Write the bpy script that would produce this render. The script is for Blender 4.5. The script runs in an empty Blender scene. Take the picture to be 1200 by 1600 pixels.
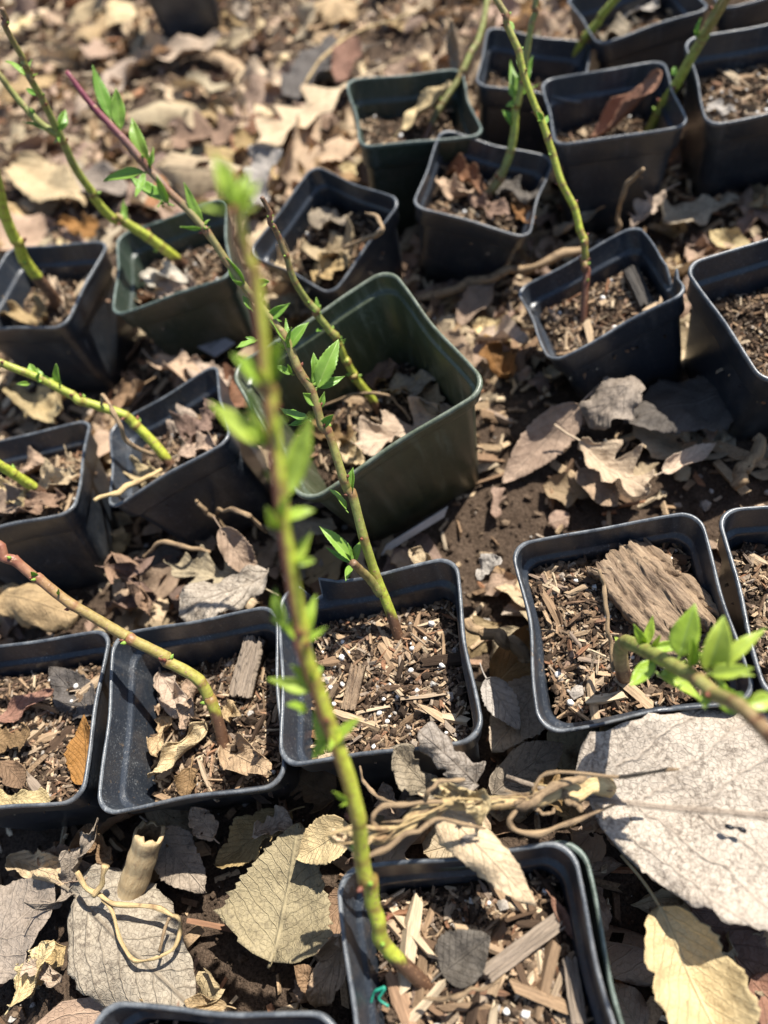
import bpy, math, random
import numpy as np
from mathutils import Vector, Matrix, noise as mnoise

R = math.radians
rnd = random.Random(11)
nr = np.random.default_rng(11)
scene = bpy.context.scene
C = scene.collection

# ------------------------------------------------------------------ camera
FPX, PITCH, ROLL, CAMZ = 1140.0, R(55.57), R(-18.25), 0.3916
fw = Vector((0, math.cos(PITCH), -math.sin(PITCH)))
up0 = Vector((0, math.sin(PITCH), math.cos(PITCH)))
rt0 = Vector((1, 0, 0))
rt = rt0 * math.cos(ROLL) + up0 * math.sin(ROLL)
up = -rt0 * math.sin(ROLL) + up0 * math.cos(ROLL)
EYE = Vector((0, 0, CAMZ))
cd = bpy.data.cameras.new('camera')
cam = bpy.data.objects.new('camera', cd)
C.objects.link(cam)
cam.matrix_world = Matrix(((rt.x, up.x, -fw.x, EYE.x), (rt.y, up.y, -fw.y, EYE.y), (rt.z, up.z, -fw.z, EYE.z), (0, 0, 0, 1)))
cd.sensor_fit = 'VERTICAL'
cd.sensor_height = 36
cd.sensor_width = 27
cd.lens = 36 * FPX / 1600
cd.clip_start = 0.005
cd.clip_end = 500
cd.dof.use_dof = True
cd.dof.focus_distance = 0.338
cd.dof.aperture_fstop = cd.lens / 5.3
scene.camera = cam
scene.render.resolution_x, scene.render.resolution_y = 768, 1024

# ------------------------------------------------------------------ light
SUN_AZ = math.atan2(0.50, 0.87)      # direction towards the sun, from +X towards +Y
SUN_EL = R(59)
sdir = Vector((math.cos(SUN_EL) * math.cos(SUN_AZ), math.cos(SUN_EL) * math.sin(SUN_AZ), math.sin(SUN_EL)))
w = bpy.data.worlds.new('World')
scene.world = w
w.use_nodes = True
nt = w.node_tree
sky = nt.nodes.new('ShaderNodeTexSky')
sky.sky_type = 'NISHITA'
sky.sun_disc = False
sky.sun_elevation = SUN_EL
sky.sun_rotation = math.pi / 2 - SUN_AZ
nt.links.new(sky.outputs[0], nt.nodes['Background'].inputs[0])
nt.nodes['Background'].inputs[1].default_value = 0.085
sl = bpy.data.lights.new('sun', 'SUN')
sl.energy = 4.9
sl.angle = R(0.53)
sl.color = (1.0, 0.955, 0.87)
so = bpy.data.objects.new('sun', sl)
C.objects.link(so)
so.rotation_euler = (-sdir).to_track_quat('-Z', 'Y').to_euler()
scene.view_settings.view_transform = 'Standard'
scene.view_settings.look = 'None'
scene.view_settings.gamma = 1
scene.view_settings.exposure = 1.05
try:
    scene.cycles.max_bounces = 6
    scene.cycles.transparent_max_bounces = 6
except Exception:
    pass

# ------------------------------------------------------------------ pixel helpers (photograph pixels, 1200 x 1600)
def ray(px, py):
    return fw + rt * ((px - 600) / FPX) - up * ((py - 800) / FPX)

def at_z(px, py, z):
    d = ray(px, py)
    return EYE + d * ((z - CAMZ) / d.z)

def at_d(px, py, dep):
    return EYE + ray(px, py) * dep

def depth(p):
    return (p - EYE).dot(fw)

def pixel(p):
    d = p - EYE
    z = d.dot(fw)
    if z < 1e-4:
        return (-9999, -9999)
    return (600 + FPX * d.dot(rt) / z, 800 - FPX * d.dot(up) / z)

# ------------------------------------------------------------------ noise
_tab = np.random.default_rng(5).random((256, 256))
def vnoise(x, y):
    xi = np.floor(x).astype(int); yi = np.floor(y).astype(int)
    fx = x - xi; fy = y - yi
    fx = fx * fx * (3 - 2 * fx); fy = fy * fy * (3 - 2 * fy)
    a = _tab[xi & 255, yi & 255]; b = _tab[(xi + 1) & 255, yi & 255]
    c = _tab[xi & 255, (yi + 1) & 255]; d = _tab[(xi + 1) & 255, (yi + 1) & 255]
    return (a * (1 - fx) + b * fx) * (1 - fy) + (c * (1 - fx) + d * fx) * fy - 0.5

def fbm(x, y, oct=4):
    s = 0; a = 1.0
    for k in range(oct):
        s = s + a * vnoise(x * 2 ** k + 17.3 * k, y * 2 ** k + 9.1 * k); a *= 0.5
    return s

# ------------------------------------------------------------------ mesh helpers
def mesh(name, V, F, mats, uv=None, col=None, midx=None, smooth=True):
    me = bpy.data.meshes.new(name)
    V = np.asarray(V, dtype=np.float32)
    if isinstance(F, np.ndarray):
        n, k = F.shape
        me.vertices.add(len(V)); me.vertices.foreach_set('co', V.ravel())
        me.loops.add(n * k); me.loops.foreach_set('vertex_index', F.ravel().astype(np.int32))
        me.polygons.add(n); me.polygons.foreach_set('loop_start', np.arange(0, n * k, k, dtype=np.int32))
        me.update(calc_edges=True)
    else:
        me.from_pydata([tuple(v) for v in V], [], F)
    for m in (mats if isinstance(mats, (list, tuple)) else [mats]):
        me.materials.append(m)
    li = np.empty(len(me.loops), dtype=np.int32)
    me.loops.foreach_get('vertex_index', li)
    if uv is not None:
        l = me.uv_layers.new(name='UVMap')
        l.data.foreach_set('uv', np.asarray(uv, dtype=np.float32)[li].ravel())
    if col is not None:
        a = me.color_attributes.new('col', 'FLOAT_COLOR', 'POINT')
        c = np.ones((len(V), 4), dtype=np.float32); c[:, :3] = np.asarray(col)
        a.data.foreach_set('color', c.ravel())
    if midx is not None:
        me.polygons.foreach_set('material_index', np.asarray(midx, dtype=np.int32))
    me.polygons.foreach_set('use_smooth', np.full(len(me.polygons), smooth, dtype=bool))
    me.update()
    return me

def obj(name, me, parent=None, loc=None, mat=None):
    o = bpy.data.objects.new(name, me)
    C.objects.link(o)
    if parent is not None:
        o.parent = parent
    if mat is not None:
        o.matrix_local = mat
    elif loc is not None:
        o.location = loc
    return o

def tag(o, label=None, cat=None, group=None, kind=None):
    for k, v in (('label', label), ('category', cat), ('group', group), ('kind', kind)):
        if v:
            o[k] = v
    return o

def frame(x, z_hint, org):
    """matrix with local X along x, local Z as close to z_hint as possible"""
    x = x.normalized()
    y = z_hint.cross(x)
    if y.length < 1e-6:
        y = Vector((0, 1, 0)).cross(x)
    y.normalize()
    z = x.cross(y)
    return Matrix(((x.x, y.x, z.x, org.x), (x.y, y.y, z.y, org.y), (x.z, y.z, z.z, org.z), (0, 0, 0, 1)))

def grid_faces(nu, nv, wrap=False):
    """nu rows of nv vertices"""
    f = []
    for i in range(nu - 1):
        for j in range(nv if wrap else nv - 1):
            k = (j + 1) % nv
            f.append((i * nv + j, i * nv + k, (i + 1) * nv + k, (i + 1) * nv + j))
    return np.array(f, dtype=np.int32)

def catmull(P, n):
    P = [np.array(p, dtype=float) for p in P]
    P = [2 * P[0] - P[1]] + P + [2 * P[-1] - P[-2]]
    m = len(P) - 3
    out = []
    for i in range(n):
        t = i / (n - 1) * m
        k = min(int(t), m - 1); t -= k
        a, b, c, d = P[k:k + 4]
        out.append(0.5 * ((2 * b) + (c - a) * t + (2 * a - 5 * b + 4 * c - d) * t * t + (-a + 3 * b - 3 * c + d) * t ** 3))
    return np.array(out)

TUBE_UV = {}
def tube_uv(A):
    n = len(TUBE_UV['len'])
    return np.stack([TUBE_UV['len'][np.rint(A[:, 0] * (n - 1)).astype(int)], A[:, 1] / (2 * math.pi)], 1)

def tube(P, rad, nr_=12, cap=True, jit=0.0, seed=0):
    """P (n,3), rad (n,) -> V, F(list), per-vertex (t, angle)"""
    P = np.asarray(P); n = len(P)
    rad = np.broadcast_to(np.asarray(rad, dtype=float), (n,))
    T = np.gradient(P, axis=0); T /= np.linalg.norm(T, axis=1, keepdims=True) + 1e-12
    ref = np.array([0.3, -0.5, 0.81]) if abs(T[0] @ np.array([0.3, -0.5, 0.81])) < 0.95 else np.array([1.0, 0, 0])
    N = np.cross(T[0], ref); N /= np.linalg.norm(N)
    V = []; A = []
    g = np.random.default_rng(seed)
    ph = g.random(3) * 6
    for i in range(n):
        N = N - T[i] * (N @ T[i]); N /= np.linalg.norm(N)
        B = np.cross(T[i], N)
        for j in range(nr_):
            a = 2 * math.pi * j / nr_
            r = rad[i] * (1 + jit * (math.sin(3 * a + ph[0] + i * 0.3) * 0.5 + math.sin(2 * a + ph[1] - i * 0.17) * 0.5 + 0.6 * math.sin(i * 0.9 + ph[2])))
            V.append(P[i] + (N * math.cos(a) + B * math.sin(a)) * r)
            A.append((i / (n - 1), a))
    F = [tuple(f) for f in grid_faces(n, nr_, True)]
    if cap:
        F.append(tuple(range(nr_ - 1, -1, -1)))
        F.append(tuple(range((n - 1) * nr_, n * nr_)))
    TUBE_UV['len'] = np.concatenate([[0], np.cumsum(np.linalg.norm(np.diff(P, axis=0), axis=1))])
    return np.array(V), F, np.array(A)

# ------------------------------------------------------------------ materials
class NT:
    def __init__(s, name):
        s.m = bpy.data.materials.new(name); s.m.use_nodes = True
        s.t = s.m.node_tree; s.b = s.t.nodes['Principled BSDF']; s.out = s.t.nodes['Material Output']
    def n(s, typ, **kw):
        d = s.t.nodes.new('ShaderNode' + typ)
        for k, v in kw.items():
            if k.startswith('i_'):
                key = k[2:]
                d.inputs[int(key) if key.isdigit() else key.replace('_', ' ')].default_value = v
            else:
                setattr(d, k, v)
        return d
    def l(s, a, b):
        s.t.links.new(a, b)
    def math(s, op, a, b=None, c=None, clamp=False):
        d = s.t.nodes.new('ShaderNodeMath'); d.operation = op; d.use_clamp = clamp
        for i, v in enumerate((a, b, c)):
            if v is None: continue
            if isinstance(v, (int, float)): d.inputs[i].default_value = v
            else: s.l(v, d.inputs[i])
        return d.outputs[0]
    def mix(s, f, a, b, blend='MIX'):
        d = s.t.nodes.new('ShaderNodeMix'); d.data_type = 'RGBA'; d.blend_type = blend
        for i, v in ((0, f), (6, a), (7, b)):
            if isinstance(v, (int, float)): d.inputs[i].default_value = v
            elif isinstance(v, tuple): d.inputs[i].default_value = (*v[:3], 1)
            else: s.l(v, d.inputs[i])
        return d.outputs[2]
    def ramp(s, f, stops, interp='LINEAR'):
        d = s.t.nodes.new('ShaderNodeValToRGB'); e = d.color_ramp.elements; d.color_ramp.interpolation = interp
        while len(e) < len(stops): e.new(0.5)
        for k, (p, c) in enumerate(stops):
            e[k].position = p; e[k].color = (*c, 1) if isinstance(c, tuple) else (c, c, c, 1)
        s.l(f, d.inputs[0]); return d.outputs[0]
    def noise(s, vec, scale, detail=4, rough=0.55, dist=0.0):
        d = s.n('TexNoise'); d.inputs['Scale'].default_value = scale; d.inputs['Detail'].default_value = detail
        d.inputs['Roughness'].default_value = rough; d.inputs['Distortion'].default_value = dist
        if vec is not None: s.l(vec, d.inputs['Vector'])
        return d.outputs[0]
    def vmap(s, vec, scale):
        d = s.n('Mapping'); d.inputs['Scale'].default_value = scale; s.l(vec, d.inputs[0]); return d.outputs[0]
    def bump(s, h, strength, dist):
        d = s.n('Bump'); d.inputs['Strength'].default_value = strength; d.inputs['Distance'].default_value = dist
        s.l(h, d.inputs['Height']); return d.outputs[0]

def plastic(name, c1, c2, dust_and_streaks=(0.33, 0.34, 0.34), edge=False, rough=0.42, streaks=0.4):
    k = NT(name)
    tc = k.n('TexCoord').outputs['Object']
    inf = k.n('ObjectInfo').outputs['Random']
    base = k.mix(k.noise(tc, 60, 3), c1, c2)
    d1 = k.ramp(k.noise(tc, 45, 6, 0.7), [(0.5, 0.0), (0.78, 1.0)])
    fine = k.ramp(k.noise(tc, 900, 2), [(0.56, 0.0), (0.72, 1.0)])
    spk = k.math('MULTIPLY', fine, k.math('MULTIPLY_ADD', d1, 0.6, 0.10))
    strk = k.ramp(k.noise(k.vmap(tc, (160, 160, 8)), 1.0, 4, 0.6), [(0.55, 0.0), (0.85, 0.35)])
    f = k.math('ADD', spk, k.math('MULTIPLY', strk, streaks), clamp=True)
    f = k.math('ADD', f, k.math('MULTIPLY', d1, 0.05), clamp=True)
    if edge:
        f = k.math('ADD', f, k.ramp(k.noise(tc, 130, 6, 0.75), [(0.42, 0.03), (0.75, 0.5)]), clamp=True)
    col = k.mix(f, base, dust_and_streaks)
    drt = k.ramp(k.noise(tc, 28, 5, 0.7), [(0.52, 0.0), (0.75, 0.5)])
    col = k.mix(drt, col, (0.085, 0.068, 0.052))
    spl = k.ramp(k.noise(tc, 340, 3, 0.6), [(0.66, 0.0), (0.71, 0.75)])
    col = k.mix(spl, col, (0.12, 0.09, 0.065))
    k.l(col, k.b.inputs['Base Color'])
    k.l(k.math('MULTIPLY_ADD', f, 0.35, rough), k.b.inputs['Roughness'])
    k.b.inputs['Specular IOR Level'].default_value = 0.5
    k.l(k.bump(k.math('ADD', k.noise(tc, 1500, 2), k.math('MULTIPLY', k.noise(tc, 60, 3), 2.0)), 0.25, 0.0004), k.b.inputs['Normal'])
    return k.m

M_POT = plastic('slate_plastic', (0.014, 0.018, 0.025), (0.025, 0.030, 0.039), rough=0.32)
M_RIM = plastic('slate_plastic_rim', (0.032, 0.037, 0.045), (0.055, 0.062, 0.072), edge=True, rough=0.28)
M_GPOT = plastic('green_plastic', (0.015, 0.025, 0.017), (0.025, 0.037, 0.026))
M_GRIM = plastic('green_plastic_rim', (0.030, 0.045, 0.034), (0.05, 0.068, 0.054), dust_and_streaks=(0.3, 0.36, 0.32), edge=True, rough=0.4)
M_BIGG = plastic('olive_plastic', (0.038, 0.047, 0.024), (0.058, 0.068, 0.037), dust_and_streaks=(0.26, 0.29, 0.22), rough=0.3, streaks=1.5)  # pale vertical streaks mixed into the colour, stronger than on the other pots
M_BRIM = plastic('olive_plastic_rim', (0.050, 0.062, 0.036), (0.08, 0.094, 0.058), dust_and_streaks=(0.3, 0.33, 0.28), edge=True, rough=0.34)

def soil_mat(name, a, b, bumpd=0.0016):
    k = NT(name)
    tc = k.n('TexCoord').outputs['Object']
    n1 = k.noise(tc, 70, 6, 0.65)
    n2 = k.noise(tc, 700, 4, 0.7)
    col = k.mix(k.ramp(n1, [(0.3, 0.0), (0.7, 1.0)]), a, b)
    col = k.mix(k.ramp(n2, [(0.35, 0.85), (0.6, 0.0)]), col, tuple(x * 0.45 for x in a))
    col = k.mix(k.ramp(k.noise(tc, 1100, 2), [(0.68, 0.0), (0.75, 0.7)]), col, (0.22, 0.17, 0.12))
    k.l(col, k.b.inputs['Base Color'])
    k.b.inputs['Roughness'].default_value = 1.0
    k.b.inputs['Specular IOR Level'].default_value = 0.15
    h = k.math('ADD', n2, k.math('MULTIPLY', k.noise(tc, 220, 4, 0.6), 1.6))
    k.l(k.bump(h, 0.9, bumpd), k.b.inputs['Normal'])
    return k.m

M_GROUND = soil_mat('earth', (0.075, 0.050, 0.034), (0.15, 0.105, 0.074), 0.003)
M_SOIL = soil_mat('potting_soil', (0.04, 0.027, 0.018), (0.085, 0.058, 0.04))

WOODS = [(0.0, (0.04, 0.026, 0.017)), (0.16, (0.08, 0.05, 0.032)), (0.30, (0.19, 0.118, 0.07)), (0.46, (0.34, 0.23, 0.138)),
         (0.62, (0.46, 0.335, 0.212)), (0.74, (0.27, 0.215, 0.165)), (0.85, (0.24, 0.115, 0.06)), (0.94, (0.54, 0.42, 0.28))]
def wood_mat(name, island, stops, grain=1.0):  # colour differs from piece to piece
    k = NT(name)
    tc = k.n('TexCoord').outputs['Object']
    r = k.n('NewGeometry').outputs['Random Per Island'] if island else k.n('ObjectInfo').outputs['Random']
    col = k.ramp(r, stops, 'CONSTANT' if False else 'LINEAR')
    if island:
        g = k.noise(tc, 900, 3, 0.6)
    else:
        g = k.noise(k.vmap(tc, (110, 1500, 1500)), grain, 5, 0.65)
    col = k.mix(k.ramp(g, [(0.3, 0.75), (0.62, 0.0)]), col, k.mix(0.7, col, (0.02, 0.012, 0.008)))
    k.l(col, k.b.inputs['Base Color'])
    k.b.inputs['Roughness'].default_value = 0.9
    k.b.inputs['Specular IOR Level'].default_value = 0.2
    k.l(k.bump(g, 0.8, 0.0006), k.b.inputs['Normal'])
    return k.m
M_CHIP = wood_mat('wood_chip', False, WOODS)
M_CHIPS = wood_mat('wood_chips_mixed', True, WOODS)
M_MULCH = wood_mat('mulch', True, [(0.0, (0.09, 0.055, 0.034)), (0.12, (0.20, 0.125, 0.075)), (0.3, (0.36, 0.24, 0.14)), (0.5, (0.50, 0.365, 0.225)), (0.7, (0.60, 0.47, 0.31)), (0.84, (0.36, 0.29, 0.225)), (0.94, (0.34, 0.17, 0.09))])
M_DARKBITS = wood_mat('soil_bits', True, [(0, (0.03, 0.02, 0.013)), (0.45, (0.07, 0.046, 0.03)), (0.75, (0.13, 0.09, 0.06)), (0.93, (0.24, 0.17, 0.11)), (1, (0.45, 0.42, 0.38))])
M_BARK = wood_mat('bark_slab', False, [(0, (0.24, 0.165, 0.105)), (1, (0.34, 0.25, 0.165))], 0.7)
def bark_mat():
    k = NT('bark_slab')
    tc = k.n('TexCoord').outputs['Object']
    st = k.noise(k.vmap(tc, (55, 420, 200)), 1.0, 7, 0.72, 0.6)
    bl = k.noise(tc, 110, 5, 0.7)
    col = k.mix(k.ramp(bl, [(0.35, 0.0), (0.65, 1.0)]), (0.31, 0.22, 0.14), (0.185, 0.13, 0.088))
    col = k.mix(k.ramp(st, [(0.38, 0.9), (0.50, 0.0)]), col, (0.07, 0.045, 0.03))
    col = k.mix(k.ramp(st, [(0.58, 0.0), (0.72, 0.6)]), col, (0.50, 0.40, 0.28))
    k.l(col, k.b.inputs['Base Color']); k.b.inputs['Roughness'].default_value = 0.9; k.b.inputs['Specular IOR Level'].default_value = 0.2
    k.l(k.bump(k.math('ADD', st, k.math('MULTIPLY', k.noise(tc, 700, 3), 0.4)), 1.0, 0.0016), k.b.inputs['Normal'])
    return k.m
M_BARK = bark_mat()
M_DARKWOOD = wood_mat('dark_wood', False, [(0, (0.06, 0.055, 0.05)), (1, (0.08, 0.07, 0.06))], 0.7)
M_GREYWOOD = wood_mat('grey_wood', False, [(0, (0.23, 0.18, 0.135)), (1, (0.29, 0.23, 0.175))], 0.7)

def simple(name, c, rough=0.8, n=None, c2=None, spec=0.3):
    k = NT(name)
    tc = k.n('TexCoord').outputs['Object']
    if c2 is not None:
        k.l(k.mix(k.ramp(k.noise(tc, n, 5, 0.65), [(0.35, 0.0), (0.65, 1.0)]), c, c2), k.b.inputs['Base Color'])
    else:
        k.b.inputs['Base Color'].default_value = (*c, 1)
    k.b.inputs['Roughness'].default_value = rough
    k.b.inputs['Specular IOR Level'].default_value = spec
    k.l(k.bump(k.noise(tc, (n or 300) * 3, 3), 0.4, 0.0004), k.b.inputs['Normal'])
    return k.m
M_PERLITE = simple('perlite', (0.78, 0.76, 0.72), 0.9, 700, (0.6, 0.57, 0.52))
def streak(name, c1, c2, c3):
    k = NT(name)
    tcn = k.n('TexCoord'); uv = tcn.outputs['UV']; tc = tcn.outputs['Object']
    st = k.noise(k.vmap(uv, (70, 14, 1)), 1.0, 6, 0.7)
    bl = k.noise(tc, 130, 5, 0.65)
    col = k.mix(k.ramp(st, [(0.36, 0.0), (0.62, 1.0)]), c1, c2)
    col = k.mix(k.ramp(bl, [(0.52, 0.0), (0.68, 0.85)]), col, c3)
    k.l(col, k.b.inputs['Base Color']); k.b.inputs['Roughness'].default_value = 0.75; k.b.inputs['Specular IOR Level'].default_value = 0.25
    k.l(k.bump(k.math('ADD', st, k.math('MULTIPLY', bl, 0.6)), 0.8, 0.0009), k.b.inputs['Normal'])
    return k.m
M_TWIG = streak('dry_twig', (0.36, 0.25, 0.14), (0.22, 0.15, 0.09), (0.10, 0.065, 0.04))
M_STRAW = streak('straw', (0.56, 0.43, 0.22), (0.42, 0.29, 0.14), (0.22, 0.13, 0.07))
M_HOLLOW = streak('hollow_stalk', (0.52, 0.40, 0.23), (0.40, 0.28, 0.15), (0.20, 0.13, 0.075))
M_PITH = simple('stalk_pith', (0.24, 0.16, 0.085), 1.0, 300, (0.07, 0.045, 0.025))
M_TAGW = simple('white_tag', (0.62, 0.62, 0.60), 0.5, 60, (0.45, 0.44, 0.40))
M_TAGG = simple('grey_tag', (0.30, 0.29, 0.29), 0.55, 60, (0.22, 0.21, 0.20))
M_INK = simple('faded_ink', (0.10, 0.10, 0.10), 0.7)
M_TEAL = simple('teal_plastic', (0.02, 0.22, 0.15), 0.4)
M_INSECT = simple('black_speck', (0.01, 0.01, 0.012), 0.35)

def dry_leaf_mat(name, base, dark, vein, spots=0.0, spotc=(0.08, 0.065, 0.05), pat=0.12, island=False, vs=0.12):
    k = NT(name)
    rv = k.n('NewGeometry').outputs['Random Per Island'] if island else k.n('ObjectInfo').outputs['Random']
    if island:
        base = k.ramp(rv, [(0.0, (0.20, 0.125, 0.075)), (0.18, (0.38, 0.25, 0.15)), (0.45, (0.52, 0.38, 0.23)), (0.7, (0.62, 0.49, 0.32)), (0.82, (0.40, 0.33, 0.25)), (0.92, (0.30, 0.15, 0.07)), (1.0, (0.60, 0.49, 0.34))])
    tcn = k.n('TexCoord'); tc = tcn.outputs['Object']
    sep = k.n('SeparateXYZ'); k.l(tcn.outputs['UV'], sep.inputs[0])
    u, v = sep.outputs[0], sep.outputs[1]
    d = k.math('ABSOLUTE', k.math('MULTIPLY_ADD', v, 2.0, -1.0))
    wob = k.math('MULTIPLY_ADD', k.noise(tc, 60, 3), 0.16, -0.08)
    mid = k.ramp(d, [(0.012, 1.0), (0.045, 0.0)])
    x = k.math('ADD', k.math('SUBTRACT', u, k.math('MULTIPLY', d, 0.42)), wob)
    fr = k.math('PINGPONG', k.math('MULTIPLY', x, k.math('MULTIPLY_ADD', rv, 4.5, 5.0)), 0.5)
    sec = k.ramp(fr, [(0.0, 1.0), (0.035, 0.55), (0.075, 0.0)])
    vor = k.n('TexVoronoi'); vor.feature = 'DISTANCE_TO_EDGE'; vor.inputs['Scale'].default_value = 420; k.l(tc, vor.inputs['Vector'])
    ter = k.ramp(vor.outputs['Distance'], [(0.0, 1.0), (0.09, 0.0)])
    veins = k.math('MAXIMUM', mid, k.math('MAXIMUM', k.math('MULTIPLY', sec, 0.6), k.math('MULTIPLY', ter, 0.25)))
    big = k.ramp(k.noise(tc, 38, 5, 0.65, 0.4), [(0.35, 0.0), (0.68, 1.0)])
    col = k.mix(k.math('MULTIPLY', big, pat + 0.35), base, dark)
    col = k.mix(k.ramp(k.noise(tc, 120, 5, 0.7), [(0.5, 0.0), (0.72, 0.5)]), col, tuple(c * 0.62 for c in dark))
    col = k.mix(k.math('MULTIPLY', veins, k.math('MULTIPLY_ADD', k.math('FRACT', k.math('MULTIPLY', rv, 13.7)), 0.4, vs)), col, vein)
    hs = k.n('HueSaturation'); k.l(col, hs.inputs['Color'])
    k.l(k.math('MULTIPLY_ADD', rv, 0.03, 0.485), hs.inputs['Hue'])
    k.l(k.math('MULTIPLY_ADD', rv, 0.35, 0.78), hs.inputs['Saturation'])
    k.l(k.math('MULTIPLY_ADD', k.math('FRACT', k.math('MULTIPLY', rv, 7.31)), 0.5, 0.75), hs.inputs['Value'])
    col = hs.outputs[0]
    if spots > 0:
        sp = k.math('MULTIPLY', k.ramp(k.noise(tc, 480, 4, 0.75), [(0.46, 0.0), (0.60, 1.0)]), k.ramp(k.noise(tc, 70, 4, 0.7), [(0.34, 0.12), (0.60, 1.0)]))
        col = k.mix(k.math('MULTIPLY', sp, spots), col, spotc)
    sp2 = k.ramp(k.noise(tc, 210, 3, 0.7), [(0.70, 0.0), (0.76, 0.6)])
    col = k.mix(sp2, col, tuple(c * 0.35 for c in dark))
    k.l(col, k.b.inputs['Base Color'])
    k.b.inputs['Roughness'].default_value = 0.72
    k.b.inputs['Specular IOR Level'].default_value = 0.28
    h = k.math('ADD', k.math('MULTIPLY', veins, 1.0), k.math('MULTIPLY', k.noise(tc, 260, 4, 0.6), 1.2))
    nrm = k.bump(h, 0.85, 0.0009)
    k.l(nrm, k.b.inputs['Normal'])
    tr = k.n('BsdfTranslucent'); k.l(k.mix(0.5, col, (0.5, 0.25, 0.08), 'MULTIPLY'), tr.inputs['Color']); k.l(nrm, tr.inputs['Normal'])
    ms = k.n('MixShader'); ms.inputs[0].default_value = 0.2
    k.l(k.b.outputs[0], ms.inputs[1]); k.l(tr.outputs[0], ms.inputs[2]); k.l(ms.outputs[0], k.out.inputs['Surface'])
    return k.m

LEAFM = {
    'pale tan': dry_leaf_mat('leaf_pale', (0.60, 0.46, 0.29), (0.38, 0.25, 0.14), (0.62, 0.49, 0.32)),
    'tan': dry_leaf_mat('leaf_tan', (0.46, 0.32, 0.185), (0.26, 0.165, 0.09), (0.50, 0.36, 0.22)),
    'brown': dry_leaf_mat('leaf_brown', (0.27, 0.165, 0.095), (0.14, 0.082, 0.048), (0.34, 0.22, 0.13)),
    'reddish brown': dry_leaf_mat('leaf_rust', (0.32, 0.15, 0.065), (0.16, 0.07, 0.032), (0.38, 0.22, 0.11)),
    'grey': dry_leaf_mat('leaf_grey', (0.42, 0.34, 0.235), (0.28, 0.21, 0.135), (0.46, 0.37, 0.25), 0.4),
    'dark grey': dry_leaf_mat('leaf_dark', (0.15, 0.128, 0.105), (0.09, 0.074, 0.06), (0.20, 0.165, 0.13), 0.4),
    'silver': dry_leaf_mat('leaf_silver', (0.43, 0.365, 0.27), (0.31, 0.25, 0.175), (0.18, 0.135, 0.085), 0.75, (0.13, 0.10, 0.075), vs=0.45),
    'white': dry_leaf_mat('leaf_white', (0.48, 0.43, 0.36), (0.36, 0.31, 0.25), (0.48, 0.42, 0.35)),
}

M_LITTER = dry_leaf_mat('leaf_litter', (0.4, 0.3, 0.2), (0.20, 0.125, 0.07), (0.5, 0.38, 0.24), island=True)

def green_leaf_mat(name, ca, cb, cc):
    k = NT(name)
    tcn = k.n('TexCoord'); tc = tcn.outputs['Object']
    sep = k.n('SeparateXYZ'); k.l(tcn.outputs['UV'], sep.inputs[0])
    u, v = sep.outputs[0], sep.outputs[1]
    d = k.math('ABSOLUTE', k.math('MULTIPLY_ADD', v, 2.0, -1.0))
    mid = k.ramp(d, [(0.05, 1.0), (0.12, 0.0)])
    x = k.math('SUBTRACT', u, k.math('MULTIPLY', d, 0.22))
    sec = k.ramp(k.math('PINGPONG', k.math('MULTIPLY', x, 9.0), 0.5), [(0.0, 1.0), (0.1, 0.0)])
    veins = k.math('MAXIMUM', mid, k.math('MULTIPLY', sec, 0.35))
    rv = k.n('ObjectInfo').outputs['Random']
    col = k.mix(k.noise(tc, 300, 3), ca, cb)
    col = k.mix(k.math('MULTIPLY', rv, 0.7), col, cc)
    col = k.mix(k.math('MULTIPLY', veins, 0.5), col, (0.32, 0.44, 0.12))
    k.l(col, k.b.inputs['Base Color'])
    k.b.inputs['Roughness'].default_value = 0.38
    nrm = k.bump(k.math('ADD', k.math('MULTIPLY', veins, -1.0), k.math('MULTIPLY', k.noise(tc, 700, 2), 0.4)), 0.5, 0.0003)
    k.l(nrm, k.b.inputs['Normal'])
    tr = k.n('BsdfTranslucent'); k.l(k.mix(1.0, col, (1.7, 1.6, 0.6), 'MULTIPLY'), tr.inputs['Color'])
    ms = k.n('MixShader'); ms.inputs[0].default_value = 0.35
    k.l(k.b.outputs[0], ms.inputs[1]); k.l(tr.outputs[0], ms.inputs[2]); k.l(ms.outputs[0], k.out.inputs['Surface'])
    return k.m
M_GLEAF = green_leaf_mat('green_leaf', (0.11, 0.25, 0.030), (0.19, 0.36, 0.05), (0.30, 0.44, 0.08))
M_YLEAF = green_leaf_mat('young_green_leaf', (0.24, 0.38, 0.035), (0.36, 0.50, 0.06), (0.46, 0.52, 0.10))

def stem_mat():
    k = NT('stem_bark')
    tc = k.n('TexCoord').outputs['Object']
    a = k.n('Attribute'); a.attribute_name = 'col'
    n1 = k.noise(tc, 330, 6, 0.7)
    col = k.mix(k.ramp(n1, [(0.36, 0.7), (0.58, 0.0)]), a.outputs['Color'], k.mix(1.0, a.outputs['Color'], (0.55, 0.42, 0.35), 'MULTIPLY'))
    len_ = k.ramp(k.noise(tc, 620, 1), [(0.64, 0.0), (0.69, 0.85)])
    col = k.mix(len_, col, (0.30, 0.17, 0.09))
    k.l(col, k.b.inputs['Base Color'])
    k.b.inputs['Roughness'].default_value = 0.48
    k.l(k.bump(k.math('ADD', n1, len_), 0.35, 0.0005), k.b.inputs['Normal'])
    return k.m
M_STEM = stem_mat()
M_BUD = simple('red_bud', (0.22, 0.06, 0.04), 0.5, 500, (0.13, 0.06, 0.035))
M_GBUD = simple('green_bud', (0.24, 0.36, 0.06), 0.5, 500, (0.16, 0.26, 0.04))

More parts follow.
